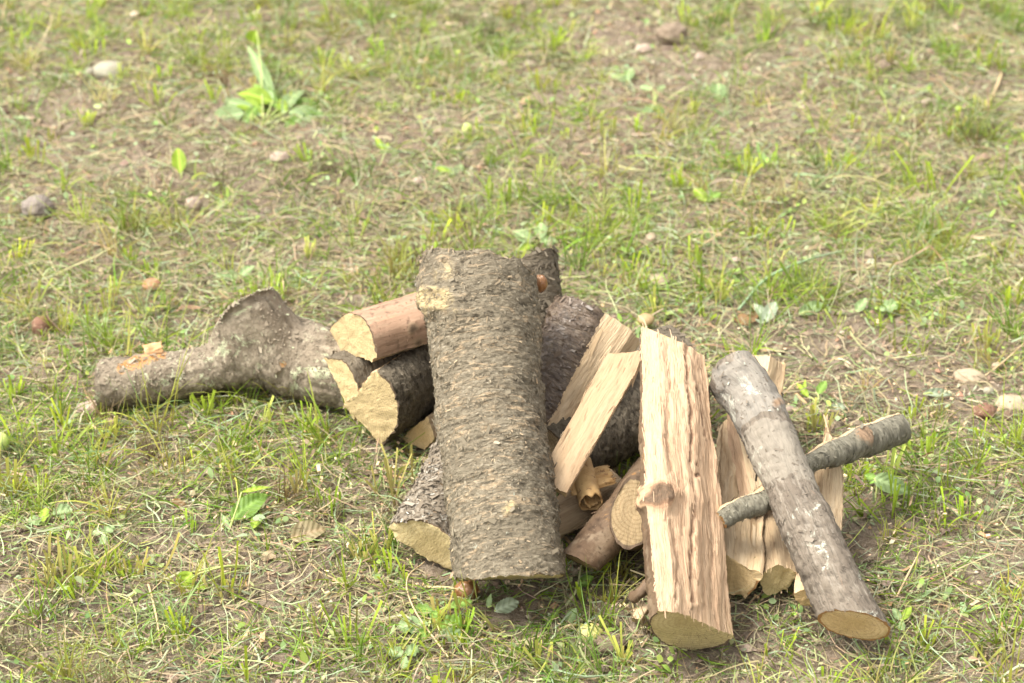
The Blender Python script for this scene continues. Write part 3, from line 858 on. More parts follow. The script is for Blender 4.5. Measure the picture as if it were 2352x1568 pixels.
br = log('crooked_branch', 'crooked grey branch torn open along its top, passing under the silvery log', 'branch',
    [PZ(1655, 1196, 0.105), PZ(1705, 1168, 0.112), PZ(1762, 1143, 0.117), PZ(1862, 1064, 0.120), PZ(1935, 1030, 0.115), PZ(2005, 1002, 0.105), PZ(2076, 977, 0.095)],
    [(-0.75, 0.45, 's'), (-0.95, -0.25, 'b'), (-0.5, -0.9, 'b'), (0.4, -0.95, 'b'), (1.0, -0.3, 'b'), (0.95, 0.35, 'b'), (0.45, 0.9, 'b'), (-0.2, 0.92, 'b')],
    B('bark_branch', 'cut_warm', s='split_pale'), hw=[25, 28, 27, 30, 37, 38, 33], seed=22, flakes=900, fsize=.003, group=None, bigd=2.0, disp=1.5, nB=(1, .3, .2),
    bumps=[(1985, 1005, 24, 0.008, .6), (1720, 1160, 20, 0.004, 0)])
log('silver_log', 'long round log with smooth silvery-grey peeling bark, leaning at the right of the heap', 'log',
    [PZ(1962, 1436, 0.044), PZ(1893, 1290, 0.085), PZ(1800, 1085, 0.140), PZ(1733, 930, 0.178), PZ(1693, 872, 0.193)], circle_sec(28, 'b', 0.03, 23),
    B('bark_silver', 'cut_warm'), hw=[69, 61, 61, 60, 68], seed=23, disp=1.1, nA=(-0.25, -0.88, -0.50), nB=(-0.25, 0.95, 0.0), flakes=700, fsize=.003, pith=None,
    bumps=[(1785, 925, 16, 0.004, .4)], bigd=.9)

# ------------------------------------------------------------------ small helpers for plants, stones, stalks
def strips(p0, head, elev, length, width, droop, turn, roll, col0, col1, nseg=4, prof='blade', wig=0.0, seed=0):
    """many ribbons at once: (verts, quads, colours)"""
    N = len(p0)
    r = np.random.default_rng(seed)
    ph = r.uniform(0, 6.28, N)
    pts = [p0]
    S = np.linspace(0, 1, nseg + 1)
    dirs = []
    for k in range(nseg):
        sm = (S[k] + S[k + 1]) / 2
        e = elev - droop * sm
        h = head + turn * sm + wig * np.sin(ph + sm * 6)
        d = np.column_stack([np.cos(e) * np.cos(h), np.cos(e) * np.sin(h), np.sin(e)])
        dirs.append(d)
        pts.append(pts[-1] + d * (length / nseg)[:, None])
    dirs.append(dirs[-1])
    V, Cc = [], []
    for k in range(nseg + 1):
        d = dirs[k]
        side = np.cross(d, np.array([0, 0, 1.0])); side /= np.maximum(1e-6, np.linalg.norm(side, axis=1))[:, None]
        up = np.cross(side, d)
        sv = side * np.cos(roll)[:, None] + up * np.sin(roll)[:, None]
        q = S[k]
        if prof == 'blade': wv = (1 - q) ** 0.6 * 0.96 + 0.04
        elif prof == 'stub': wv = 0.8 + 0.2 * q
        elif prof == 'leaf': wv = max(0.06, math.sin(math.pi * min(1, q * 0.95 + 0.04)) ** 0.7)
        else: wv = 1.0
        hw_ = (width * wv / 2)[:, None]
        V += [pts[k] - sv * hw_, pts[k] + sv * hw_]
        c = col0 * (1 - q) + col1 * q
        Cc += [c, c]
    V = np.stack(V, 1).reshape(-1, 3)
    Cc = np.stack(Cc, 1).reshape(-1, 3)
    b = (np.arange(N) * 2 * (nseg + 1))[:, None]
    F = np.concatenate([np.stack([b[:, 0] + 2 * k, b[:, 0] + 2 * k + 1, b[:, 0] + 2 * k + 3, b[:, 0] + 2 * k + 2], 1)[:, None] for k in range(nseg)], 1).reshape(-1, 4)
    return V, F, np.column_stack([Cc, np.ones(len(Cc))]), (pts[0], pts[nseg // 2], pts[-1])

def clear_of_logs(pts, margin=0.0):
    ok = np.ones(len(pts[0]), bool)
    for p in pts:
        for a, b, r in CAPS:
            ab = b - a
            tt = np.clip(((p - a) @ ab) / (ab @ ab), 0, 1)
            ok &= np.linalg.norm(p - a - tt[:, None] * ab, axis=1) > r + margin
    return ok

def blobs(px, py, L, base):
    f = np.full(len(px), float(base))
    for (cx, cy, rx, ry, a) in L:
        f += a * np.exp(-(((px - cx) / rx) ** 2 + ((py - cy) / ry) ** 2))
    return f

GREEN = [(300, 1020, 350, 90, .35), (450, 1540, 400, 40, .35), (1100, 1540, 500, 40, .35), (80, 1080, 120, 120, .3), (150, 760, 260, 110, .45), (60, 960, 160, 100, .4), (640, 960, 300, 70, .6), (520, 1100, 350, 90, .25), (1000, 1480, 380, 80, .55), (600, 1500, 300, 70, .45),
         (1640, 680, 220, 80, .5), (1250, 560, 260, 60, .4), (2230, 680, 200, 120, .5), (1980, 500, 320, 90, .3), (960, 1270, 90, 90, .7), (2200, 1120, 150, 90, .3),
         (2280, 1200, 150, 150, .3), (1100, 1390, 120, 40, .5), (1300, 500, 200, 90, .3), (2080, 60, 250, 60, .4), (950, 180, 200, 120, .3), (650, 230, 180, 80, .3),
         (200, 1120, 260, 110, .35), (1180, 200, 140, 120, .25), (700, 600, 300, 100, .2), (1900, 1400, 200, 90, .15), (2250, 1450, 120, 120, .2), (60, 250, 120, 200, .25),
         (200, 320, 330, 120, -.35), (760, 330, 260, 60, -.35), (1420, 90, 230, 130, -.35), (2030, 850, 300, 100, -.55), (1750, 180, 300, 80, -.25), (380, 1490, 260, 70, -.35),
         (1750, 1490, 260, 60, -.35), (2150, 1280, 200, 80, -.25), (1200, 340, 260, 60, -.2), (450, 1250, 220, 50, -.25), (60, 60, 300, 60, -.2), (450, 480, 260, 70, -.15)]
BARE = [(500, 60, 260, 60, .4), (120, 230, 160, 80, .4), (1000, 330, 260, 50, .35), (1550, 330, 200, 50, .35), (2250, 420, 160, 60, .3), (560, 420, 160, 60, .3), (1850, 330, 160, 40, .3), (200, 330, 300, 90, .5), (330, 120, 300, 90, .45), (760, 340, 240, 60, .45), (1350, 90, 320, 120, .6), (2030, 830, 290, 110, .75), (1750, 170, 300, 90, .35), (330, 1480, 220, 80, .35),
        (1650, 1500, 320, 60, .5), (2120, 1250, 180, 90, .45), (1250, 300, 260, 80, .35), (450, 1230, 200, 40, .3), (1380, 1370, 120, 50, .4), (2000, 230, 400, 80, .35), (450, 470, 300, 70, .3),
        (2250, 900, 150, 80, .35), (700, 1380, 120, 40, .2)]

def field_noise(x, y, sc, off):
    return fbm(np.column_stack([x * sc + off, y * sc, np.zeros_like(x)]), 3)

def scatter(n, r, box=(-1.25, 1.25, -1.0, 1.65)):
    x = r.uniform(box[0], box[1], n); y = r.uniform(box[2], box[3], n)
    px, py = project(np.column_stack([x, y, np.zeros(n)]))
    return x, y, px, py

def pick(r, pal, n, jit=0.15):
    pal = np.array(pal, float)
    w = pal[:, 3] / pal[:, 3].sum()
    i = r.choice(len(pal), n, p=w)
    c = pal[i, :3] * (1 + r.normal(0, jit, (n, 1))) * (1 + r.normal(0, jit * 0.35, (n, 3)))
    return np.clip(c, 0.01, 0.9)

STRAW_PAL = [(0.38, 0.30, 0.18, 3), (0.31, 0.255, 0.155, 3), (0.34, 0.345, 0.17, 3), (0.24, 0.19, 0.125, 3), (0.32, 0.37, 0.22, 2.6), (0.46, 0.39, 0.26, 0.6), (0.33, 0.22, 0.13, 0.8), (0.20, 0.26, 0.10, 2)]
GREEN_PAL = [(0.18, 0.30, 0.03, 3), (0.25, 0.36, 0.035, 3), (0.12, 0.225, 0.025, 2.8), (0.35, 0.40, 0.08, 2.6), (0.24, 0.34, 0.14, 1.2), (0.40, 0.42, 0.14, 0.8)]
LIME_PAL = [(0.40, 0.50, 0.045, 3), (0.33, 0.45, 0.05, 2), (0.46, 0.50, 0.11, 1.4), (0.44, 0.40, 0.12, 0.8)]

def build_strips(name, parts, mat, label, smooth=True):
    V, F, Cc, o = [], [], [], 0
    for v, f, c in parts:
        V.append(v); F.append(f + o); Cc.append(c); o += len(v)
    ob = link(name, make_mesh(name, np.vstack(V), np.vstack(F), {'bc': np.vstack(Cc)}, smooth), mat)
    return tag(ob, label, name.replace('_', ' '), None, 'stuff')

def sprinkle(n, seed, dens, L, W, elev, droop, turn, pal, prof='blade', nseg=4, zoff=0.001, tipmul=(1, 1, 1), basemul=(1, 1, 1), wig=0, box=None, head=None, jit=.15, flat=False, margin=0):
    r = np.random.default_rng(seed)
    x, y, px, py = scatter(n, r, box or (-1.25, 1.25, -1.0, 1.65))
    d = dens(x, y, px, py)
    k = r.random(n) < d
    x, y = x[k], y[k]; n = len(x)
    z = gh(x, y) + zoff * r.uniform(0.2, 1.8, n)
    p0 = np.column_stack([x, y, z])
    h = r.uniform(0, 6.283, n) if head is None else head(r, x, y, n)
    e = np.radians(r.normal(elev[0], elev[1], n))
    length = np.clip(r.lognormal(math.log(L[0]), L[1], n), L[0] * .3, L[0] * 3)
    width = W[0] * np.clip(r.normal(1, W[1], n), .4, 2)
    dr = np.radians(r.normal(droop[0], droop[1], n))
    tn = np.radians(r.normal(0, turn, n))
    c = pick(r, pal, n, jit)
    rollv = r.normal(0, .35, n) if flat else r.uniform(-1.4, 1.4, n)
    v, f, cc, pts = strips(p0, h, e, length, width, dr, tn, rollv, np.clip(c * np.array(basemul), 0, .9), np.clip(c * np.array(tipmul), 0, .9), nseg, prof, wig, seed)
    ok = clear_of_logs(pts, margin)
    vper = 2 * (nseg + 1)
    okv = np.repeat(ok, vper); okf = np.repeat(ok, nseg)
    remap = np.cumsum(okv) - 1
    return v[okv], remap[f[okf]], cc[okv]

# --- dry litter
def d_straw(x, y, px, py):
    return np.clip(0.92 - 1.0 * blobs(px, py, BARE, 0) + 0.55 * field_noise(x, y, 6, 3), 0.10, 1)
def d_green(x, y, px, py):
    return np.clip(blobs(px, py, GREEN, 0.25) * 1.15 + 0.95 * field_noise(x, y, 8, 9) - .12, 0.02, 1)
straw = [sprinkle(150000, 21, d_straw, (0.026, .5), (0.0012, .35), (3, 12), (4, 14), 45, STRAW_PAL, 'const', 3, 0.003, wig=.25),
         sprinkle(46000, 22, d_straw, (0.050, .45), (0.0015, .35), (8, 12), (14, 18), 70, STRAW_PAL, 'blade', 5, 0.004, wig=.3),
         sprinkle(34000, 23, lambda x, y, a, b: d_straw(x, y, a, b) * .8 + .15, (0.008, .4), (0.0030, .4), (5, 22), (0, 20), 20, STRAW_PAL, 'leaf', 2, 0.004, flat=True),
         sprinkle(9000, 24, lambda x, y, a, b: np.clip(d_straw(x, y, a, b) - .2 + field_noise(x, y, 8, 70), 0, 1), (0.030, .35), (0.0017, .35), (60, 24), (30, 30), 60, STRAW_PAL, 'blade', 4, 0.001)]
build_strips('dry_grass', straw, M['straw'], 'dry straw-coloured grass cuttings matted over the soil')

# --- living grass
def tuft_dens(seed, k, rad, boost=()):
    r = np.random.default_rng(seed)
    cx = r.uniform(-1.2, 1.2, k); cy = r.uniform(-.95, 1.6, k)
    px, py = project(np.column_stack([cx, cy, 0 * cx]))
    keep = r.random(k) < np.clip(blobs(px, py, GREEN, 0.42), .12, 1)
    cx, cy = cx[keep], cy[keep]
    for (bx, by) in boost:
        p = PZ(bx, by); cx = np.append(cx, p[0]); cy = np.append(cy, p[1])
    return cx, cy

def tufts(seed, k, per, rad, L, W, elev, droop, pal, prof, nseg, boost=(), basemul=(1, 1, 1), tipmul=(1, 1, 1), jit=.12, turn=15):
    r = np.random.default_rng(seed)
    cx, cy = tuft_dens(seed, k, rad, boost)
    cnt = np.maximum(3, r.poisson(per, len(cx)))
    X = np.repeat(cx, cnt); Yy = np.repeat(cy, cnt); n = len(X)
    sc = np.repeat(r.uniform(.5, 1.4, len(cx)), cnt)
    ang = r.uniform(0, 6.283, n); rr = rad * np.abs(r.normal(0, 1, n)) * sc
    x, y = X + rr * np.cos(ang), Yy + rr * np.sin(ang)
    p0 = np.column_stack([x, y, gh(x, y) - 0.001])
    h = ang + r.normal(0, .8, n)
    e = np.radians(r.normal(elev[0], elev[1], n))
    hs = np.repeat(np.clip(r.lognormal(0, .3, len(cx)), .5, 1.8), cnt)
    length = L[0] * hs * np.clip(r.normal(1, L[1], n), .3, 2)
    width = W[0] * np.clip(r.normal(1, W[1], n), .5, 1.8)
    c = pick(r, pal, len(cx), jit)[np.repeat(np.arange(len(cx)), cnt)] * (1 + r.normal(0, .14, (n, 1)))
    v, f, cc, pts = strips(p0, h, e, length, width, np.radians(r.normal(droop[0], droop[1], n)), np.radians(r.normal(0, turn, n)), r.uniform(-1.4, 1.4, n),
                           np.clip(c * np.array(basemul), 0, .9), np.clip(c * np.array(tipmul), 0, .9), nseg, prof, 0, seed)
    ok = clear_of_logs(pts)
    okv = np.repeat(ok, 2 * (nseg + 1)); okf = np.repeat(ok, nseg)
    return v[okv], (np.cumsum(okv) - 1)[f[okf]], cc[okv]

b_lime = [(1650, 700), (1620, 740), (1450, 640), (1380, 600), (2060, 1180), (2230, 1100), (2200, 1200), (620, 980), (700, 1000), (480, 960), (560, 1000), (880, 1290), (900, 1330), (1340, 1380), (250, 1010), (150, 1000), (950, 150), (990, 190), (870, 130), (1000, 240), (120, 330), (190, 300), (210, 130), (280, 190), (1130, 470), (1160, 480), (1060, 540), (1240, 430), (1720, 410), (1700, 400), (1890, 60), (1930, 90),
          (2090, 80), (2110, 40), (2210, 290), (2190, 300), (2050, 380), (2100, 420), (300, 1340), (180, 1390), (120, 1360), (990, 1460), (1060, 1480), (1020, 1500), (440, 1230), (560, 1060), (40, 900),
          (1460, 1350), (1780, 1500), (840, 1300), (160, 760), (60, 640), (1310, 510), (1600, 620), (2310, 700), (1590, 270), (1380, 220), (760, 1180), (2250, 1010), (1070, 1500), (720, 1450), (520, 1380)]
green = [sprinkle(130000, 31, lambda x, y, a, b: d_green(x, y, a, b) * .9, (0.030, .45), (0.0015, .3), (30, 22), (45, 30), 40, GREEN_PAL, 'blade', 5, 0.0, basemul=(.85, .95, .8), tipmul=(1.15, 1.1, 1.1)),
         sprinkle(26000, 32, lambda x, y, a, b: d_green(x, y, a, b) * .6, (0.055, .35), (0.0016, .3), (16, 14), (24, 22), 60, GREEN_PAL + [(0.33, 0.42, 0.24, 4), (0.42, 0.46, 0.26, 2)], 'blade', 6, 0.002),
         tufts(33, 1900, 22, 0.013, (0.044, .35), (0.0019, .3), (64, 20), (40, 30), GREEN_PAL, 'blade', 5, basemul=(1.1, .9, .9)),
         tufts(34, 620, 10, 0.012, (0.026, .3), (0.0029, .25), (76, 11), (6, 10), LIME_PAL, 'stub', 3, b_lime, basemul=(.75, .72, .9), tipmul=(1.08, 1.08, 1)),
         tufts(35, 330, 42, 0.019, (0.030, .4), (0.0017, .3), (66, 22), (22, 26), STRAW_PAL + [(0.38, 0.36, 0.10, 10), (0.28,0.20,0.09,3)], 'blade', 4, [(2090, 90), (2000, 90), (1960, 60), (2200, 330), (2130, 40), (700, 420), (690, 470), (1100, 560), (2180, 540), (330, 20), (2230, 300), (2250, 330), (2040, 70), (2130, 100), (1440, 600), (2300, 560)], basemul=(.5, .42, .38))]
build_strips('grass', green, M['blade'], 'short patchy green grass growing through the litter')
weeds = [sprinkle(24000, 36, lambda x, y, a, b: np.clip(.06 + 1.1 * field_noise(x, y, 9, 40) * (.4 + d_green(x, y, a, b)), 0, .9), (0.0085, .35), (0.0062, .25), (24, 24), (25, 25), 10,
                  [(0.24, 0.36, 0.12, 2), (0.34, 0.46, 0.10, 2), (0.33, 0.43, 0.22, 1.5), (0.42, 0.48, 0.2, .8)], 'leaf', 4, 0.008, flat=True)]
build_strips('clover', weeds, M['blade'], 'small round-leaved weeds spreading among the grass')

# --- soil crumbs
r_ = np.random.default_rng(41)
n_ = 42000
x, y, px, py = scatter(n_, r_)
k_ = r_.random(n_) < np.clip(.30 + .8 * blobs(px, py, BARE, 0), 0, 1)
x, y = x[k_], y[k_]; n_ = len(x)
oct_v = np.array([[1, 0, 0], [0, 1, 0], [-1, 0, 0], [0, -1, 0], [0, 0, 1], [0, 0, -1.0]])
oct_f = np.array([[0, 1, 4], [1, 2, 4], [2, 3, 4], [3, 0, 4], [1, 0, 5], [2, 1, 5], [3, 2, 5], [0, 3, 5]])
sz = np.clip(r_.lognormal(math.log(.0023), .55, n_), .0008, .011)
vv = oct_v[None] * (sz[:, None, None] * r_.uniform(.6, 1.5, (n_, 6, 3)))
a_ = r_.uniform(0, 6.28, n_); ca, sa = np.cos(a_)[:, None], np.sin(a_)[:, None]
vx = vv[..., 0] * ca - vv[..., 1] * sa; vy = vv[..., 0] * sa + vv[..., 1] * ca
vz = vv[..., 2] * .75 + vx * r_.uniform(-.5, .5, (n_, 1))
vv = np.dstack([vx + x[:, None], vy + y[:, None], vz + (gh(x, y) + sz * .4)[:, None]]).reshape(-1, 3)
ff = (oct_f[None] + (np.arange(n_) * 6)[:, None, None]).reshape(-1, 3)
cc_ = np.repeat(pick(r_, [(0.24, 0.18, 0.125, 5), (0.31, 0.245, 0.17, 4), (0.42, 0.35, 0.26, 1), (0.36, 0.22, 0.14, .4), (0.17, 0.125, 0.085, 2)], n_, .12), 6, 0)
t = NT('crumb'); t.finish(t.attr('bc', 'Color'), .95, t.bump(t.noise(t.n('ShaderNodeTexCoord').outputs['Object'], 600, 3, .6), .001), .1); M['crumb'] = t.m
tag(link('soil_crumbs', make_mesh('soil_crumbs', vv, ff, {'bc': np.column_stack([cc_, np.ones(len(cc_))])}, False), M['crumb']),
    'loose brown soil crumbs and tiny stones on the bare ground', 'soil crumbs', None, 'stuff')

# --- coarser cover beyond the framed ground so that the meadow goes on
far = []
for bx, nn_ in (((-5, -1.25, -3, 7), 16000), ((1.25, 5, -3, 7), 16000), ((-1.25, 1.25, 1.65, 7), 14000), ((-1.25, 1.25, -3, -1.0), 6000)):
    far.append(sprinkle(nn_, 51 + nn_ % 7 + int(bx[0] * 3) % 11, lambda x, y, a, b: np.full(len(x), 1.0), (0.055, .4), (0.003, .3), (40, 25), (50, 30), 40, GREEN_PAL + STRAW_PAL, 'blade', 4, 0.0, box=bx))
build_strips('meadow_grass', far, M['blade'], 'sparser grass of the meadow going on beyond the heap')

# ------------------------------------------------------------------ individual small things
def gz(x, y):
    return float(gh(np.array([x]), np.array([y]))[0])

def ground_pt(px, py, lift=0.0):
    p = PZ(px, py, 0)
    for _ in range(3):
        p = PZ(px, py, gz(p[0], p[1]) + lift)
    return p

def sphere_grid(nu=32, nv=18):
    u = np.linspace(0, 2 * np.pi, nu, endpoint=False); v = np.linspace(0.02, np.pi - .02, nv)
    Vv, Uu = np.meshgrid(v, u, indexing='ij')
    P = np.column_stack([(np.sin(Vv) * np.cos(Uu)).ravel(), (np.sin(Vv) * np.sin(Uu)).ravel(), np.cos(Vv).ravel()])
    ii = np.arange(nu * nv).reshape(nv, nu); jn = np.roll(np.arange(nu), -1)
    F = np.column_stack([ii[:-1].ravel(), ii[1:].ravel(), ii[1:][:, jn].ravel(), ii[:-1][:, jn].ravel()])
    return P, F

def lump(name, label, cat, px, py, rx, ry, mat, rough=.12, flat=.8, seed=0, group=None, sink=.45, deep=1.0, freq=1.6, rot=0.0, ridges=0, z=None, parent=None):
    """a stone, clod or fruit whose picture half-size is rx, ry photo pixels; px, py its centre"""
    P, F = sphere_grid(40, 24)
    d0 = (ground_pt(px, py) - CAM) @ FWD
    R = rx / FPX * d0
    H = ry / FPX * d0
    P = P * (1 + rough * fbm(P * freq + seed * 3.7, 4))[:, None]
    if ridges:
        P *= (1 + .05 * np.cos(ridges * np.arctan2(P[:, 1], P[:, 0])))[:, None]
    P[:, 0] *= R; P[:, 1] *= R * deep * .9; P[:, 2] *= H
    ca, sa = math.cos(rot), math.sin(rot)
    P = np.column_stack([P[:, 0] * ca - P[:, 1] * sa, P[:, 0] * sa + P[:, 1] * ca, P[:, 2]])
    if z is None:
        c = ground_pt(px, py, H * (1 - sink))
    else:
        c = PZ(px, py, z)
    me = make_mesh(name, P, F)
    o = bpy.data.objects.new(name, me); me.materials.append(mat); C.objects.link(o)
    o.location = Vector([float(k) for k in c])
    if parent is not None:
        o.parent = parent; o.location = o.location - parent.location
        return o
    return tag(o, label, cat, group)

M['st_cream'] = mat_plain('stone_cream', (0.289, 0.268, 0.200), (0.242, 0.220, 0.160), 40, .7)
M['st_grey'] = mat_plain('stone_grey', (0.26, 0.22, 0.19), (0.17, 0.14, 0.115), 60, .95, .004)
M['st_pink'] = mat_plain('stone_pink', (0.34, 0.265, 0.21), (0.27, 0.20, 0.155), 70, .85, .001)
M['st_tan'] = mat_plain('stone_tan', (0.36, 0.29, 0.20), (0.27, 0.21, 0.14), 70, .85, .001)
M['clod'] = mat_plain('earth_clod', (0.25, 0.19, 0.135), (0.17, 0.125, 0.085), 90, .97, .004, c3=(0.36, .29, .2))
M['fruit_lime'] = mat_plain('green_fruit', (0.50, 0.56, 0.18), (0.42, 0.50, 0.13), 50, .4, .0002, spec=.5)
M['fruit_rot'] = mat_plain('rotting_fruit', (0.50, 0.48, 0.15), (0.44, 0.42, 0.12), 55, .5, .0006, c3=(0.22, .12, .06), spec=.4)
M['fruit_rust'] = mat_plain('rusty_fruit', (0.195, 0.100, 0.064), (0.148, 0.080, 0.052), 90, .8, .002, c3=(0.328, 0.224, 0.144))
M['nut'] = mat_plain('nut_shell', (0.36, 0.27, 0.17), (0.27, 0.19, 0.11), 90, .7, .002)
M['resin'] = mat_plain('resin', (0.234, 0.112, 0.040), (0.172, 0.072, 0.024), 70, .3, .001, spec=.6)
M['cap_tan'] = mat_plain('mushroom_cap_tan', (0.36, 0.26, 0.14), (0.28, 0.19, 0.09), 60, .6, .0005)
M['cap_red'] = mat_plain('mushroom_cap_red', (0.33, 0.18, 0.10), (0.26, 0.13, 0.07), 60, .55, .0005)
M['stem_pale'] = mat_plain('mushroom_stem', (0.52, 0.44, 0.32), (0.44, 0.36, 0.25), 60, .8)

lump('stone', 'large smooth cream oval stone on bare soil, top left', 'stone', 250, 162, 37, 21, M['st_cream'], .05, seed=1)
lump('stone', 'small round white stone touching the left side of the cream oval stone', 'stone', 207, 168, 12, 14, M['st_cream'], .05, seed=2)
lump('stone', 'rough dark grey lumpy stone near the left edge', 'stone', 86, 478, 37, 30, M['st_grey'], .18, seed=3)
lump('stone', 'pale pinkish angular stone between the rough grey stone and the dead brown tuft', 'stone', 445, 471, 18, 20, M['st_pink'], .16, seed=4)
lump('stone', 'flat pale stone below the broad-leaved weed', 'stone', 641, 361, 22, 12, M['st_pink'], .12, seed=5)
lump('stone', 'flat pinkish stone lying in grass just below the left end of the bent log', 'stone', 207, 942, 33, 19, M['st_pink'], .14, seed=6)
lump('stone', 'tan stone in the grass behind the top of the dark log end', 'stone', 1495, 553, 15, 19, M['st_tan'], .16, seed=7)
lump('stone', 'long flat tan stone cut by the right edge', 'stone', 2325, 926, 40, 13, M['st_tan'], .12, seed=8)
lump('stone', 'small white stone above the long flat tan stone', 'stone', 2271, 898, 13, 10, M['st_cream'], .08, seed=9)
lump('stone', 'small cream stone on bare soil between the right edge and the dry stalk', 'stone', 2290, 841, 12, 10, M['st_tan'], .1, seed=10)
lump('stone', 'flat grey-tan stone half buried in the bare soil at the right', 'stone', 2225, 866, 36, 14, M['st_tan'], .15, seed=11, sink=.6)
lump('stone', 'small pinkish stone in the bare patch right of the silvery log', 'stone', 1810, 940, 15, 9, M['st_pink'], .15, seed=12)
lump('stone', 'small pale stone beside the top right tuft', 'stone', 2128, 234, 12, 7, M['st_pink'], .1, seed=13)
lump('stone', 'pale lumpy stone between the tall stubs and the top edge', 'stone', 1150, 152, 22, 12, M['st_pink'], .2, seed=14)
lump('stone', 'tiny pale pebble in the top right grass', 'stone', 2330, 590, 12, 9, M['st_cream'], .1, seed=15)
lump('stone', 'brown stone right of the big clod at the top', 'stone', 1479, 112, 20, 10, M['st_pink'], .12, seed=16)
lump('stone', 'small reddish stone below the right of the broad-leaved weed', 'stone', 962, 417, 13, 12, M['st_pink'], .1, seed=17)
lump('earth_clod', 'large brown earth clod on bare soil near the top edge', 'earth clod', 1545, 78, 36, 25, M['clod'], .2, seed=20)
lump('earth_clod', 'dark crumbly earth clod touching the rotting yellow fruit', 'earth clod', 1402, 1478, 36, 22, M['clod'], .3, seed=21)
lump('earth_clod', 'reddish earth clod in the top right grass', 'earth clod', 2535 * .8, 155, 19, 17, M['clod'], .2, seed=22)
lump('fruit', 'bright green apple cut by the left edge', 'apple', -2, 1018, 24, 26, M['fruit_lime'], .03, seed=23, deep=1.1)
lump('fruit', 'tiny round yellow-green fruit alone on the soil', 'fruit', 1073, 294, 12, 12, M['fruit_lime'], .02, seed=24, deep=1.1)
lump('fruit', 'rotting yellow fruit with brown spots in front of the tall split log', 'fruit', 1356, 1457, 31, 24, M['fruit_rot'], .16, seed=25)
lump('fruit', 'shrivelled rusty-red fruit by the right edge', 'fruit', 2261, 946, 25, 20, M['fruit_rust'], .2, seed=26)
lump('fruit', 'round rusty-brown fruit in grass at the left edge', 'fruit', 97, 750, 25, 26, M['fruit_rust'], .1, seed=27)
lump('nut', 'wrinkled tan walnut shell below the flat pinkish stone', 'nut', 252, 976, 17, 17, M['nut'], .12, seed=28, ridges=7)
lump('resin_lump', 'glossy amber lump under the bottom left corner of the thick round log', 'resin lump', 1072, 1356, 28, 26, M['resin'], .14, seed=29)
lump('resin_lump', 'small ribbed orange-brown lump beside the top right of the thick round log', 'resin lump', 1240, 651, 14, 18, M['resin'], .08, seed=30, ridges=9, z=0.265)

def tube(name, pts, rads, mat, parent=None, n=8, k=24):
    c = spline([np.asarray(p, float) for p in pts], k)
    rr = np.interp(np.linspace(0, 1, k), np.linspace(0, 1, len(rads)), rads)
    T = np.gradient(c, axis=0); T /= np.linalg.norm(T, axis=1)[:, None]
    ref = np.array([0.3, -0.5, 0.8]) if abs(T[0][2]) < .8 else np.array([1.0, 0, 0])
    U = np.cross(T, ref); U /= np.linalg.norm(U, axis=1)[:, None]
    W = np.cross(T, U)
    a = np.arange(n) * 2 * np.pi / n
    P = (c[:, None] + rr[:, None, None] * (U[:, None] * np.cos(a)[None, :, None] + W[:, None] * np.sin(a)[None, :, None])).reshape(-1, 3)
    ii = np.arange(k * n).reshape(k, n); jn = np.roll(np.arange(n), -1)
    F = np.column_stack([ii[:-1].ravel(), ii[:-1][:, jn].ravel(), ii[1:][:, jn].ravel(), ii[1:].ravel()])
    caps = [np.array([[ii[e, 0], ii[e, q], ii[e, q + 1], ii[e, q + 1]] for q in range(1, n - 1)]) for e in (0, k - 1)]
    G = np.column_stack([np.zeros(len(P)), np.repeat(np.linspace(0, .1, k), n), np.zeros(len(P))])
    return link(name, make_mesh(name, P, F, {'gc': G}), mat, parent)

def mushroom(label, px, py, rx, ry, capmat, stem_h):
    c = ground_pt(px, py + stem_h * .9)
    d0 = (c - CAM) @ FWD
    R, h = rx / FPX * d0, stem_h / FPX * d0 / .87
    root = thing('mushroom', label, 'mushroom', c)
    tube('stem', [c - [0, 0, .004], c + [R * .06, 0, h * .5], c + [0, 0, h]], [R * .26, R * .2, R * .22], M['stem_pale'], root)
    P, F = sphere_grid(36, 18)
    P *= (1 + .06 * fbm(P * 1.5 + px, 3))[:, None]
    up = P[:, 2] > 0
    P[:, 2] = np.where(up, P[:, 2] * ry / rx * 1.1, -.10 + P[:, 2] * -.10)
    P = P * [R, R, R] + c + [0, 0, h]
    link('cap', make_mesh('cap', P, F), capmat, root)
mushroom('small tan mushroom standing behind the top of the tall split log', 1483, 738, 20, 14, M['cap_tan'], 26)
mushroom('reddish-brown mushroom cap in grass above the left part of the bent log', 350, 657, 22, 15, M['cap_red'], 10)
mushroom('flat tan mushroom in the grass right of the back log', 1512, 646, 23, 13, M['st_tan'], 8)

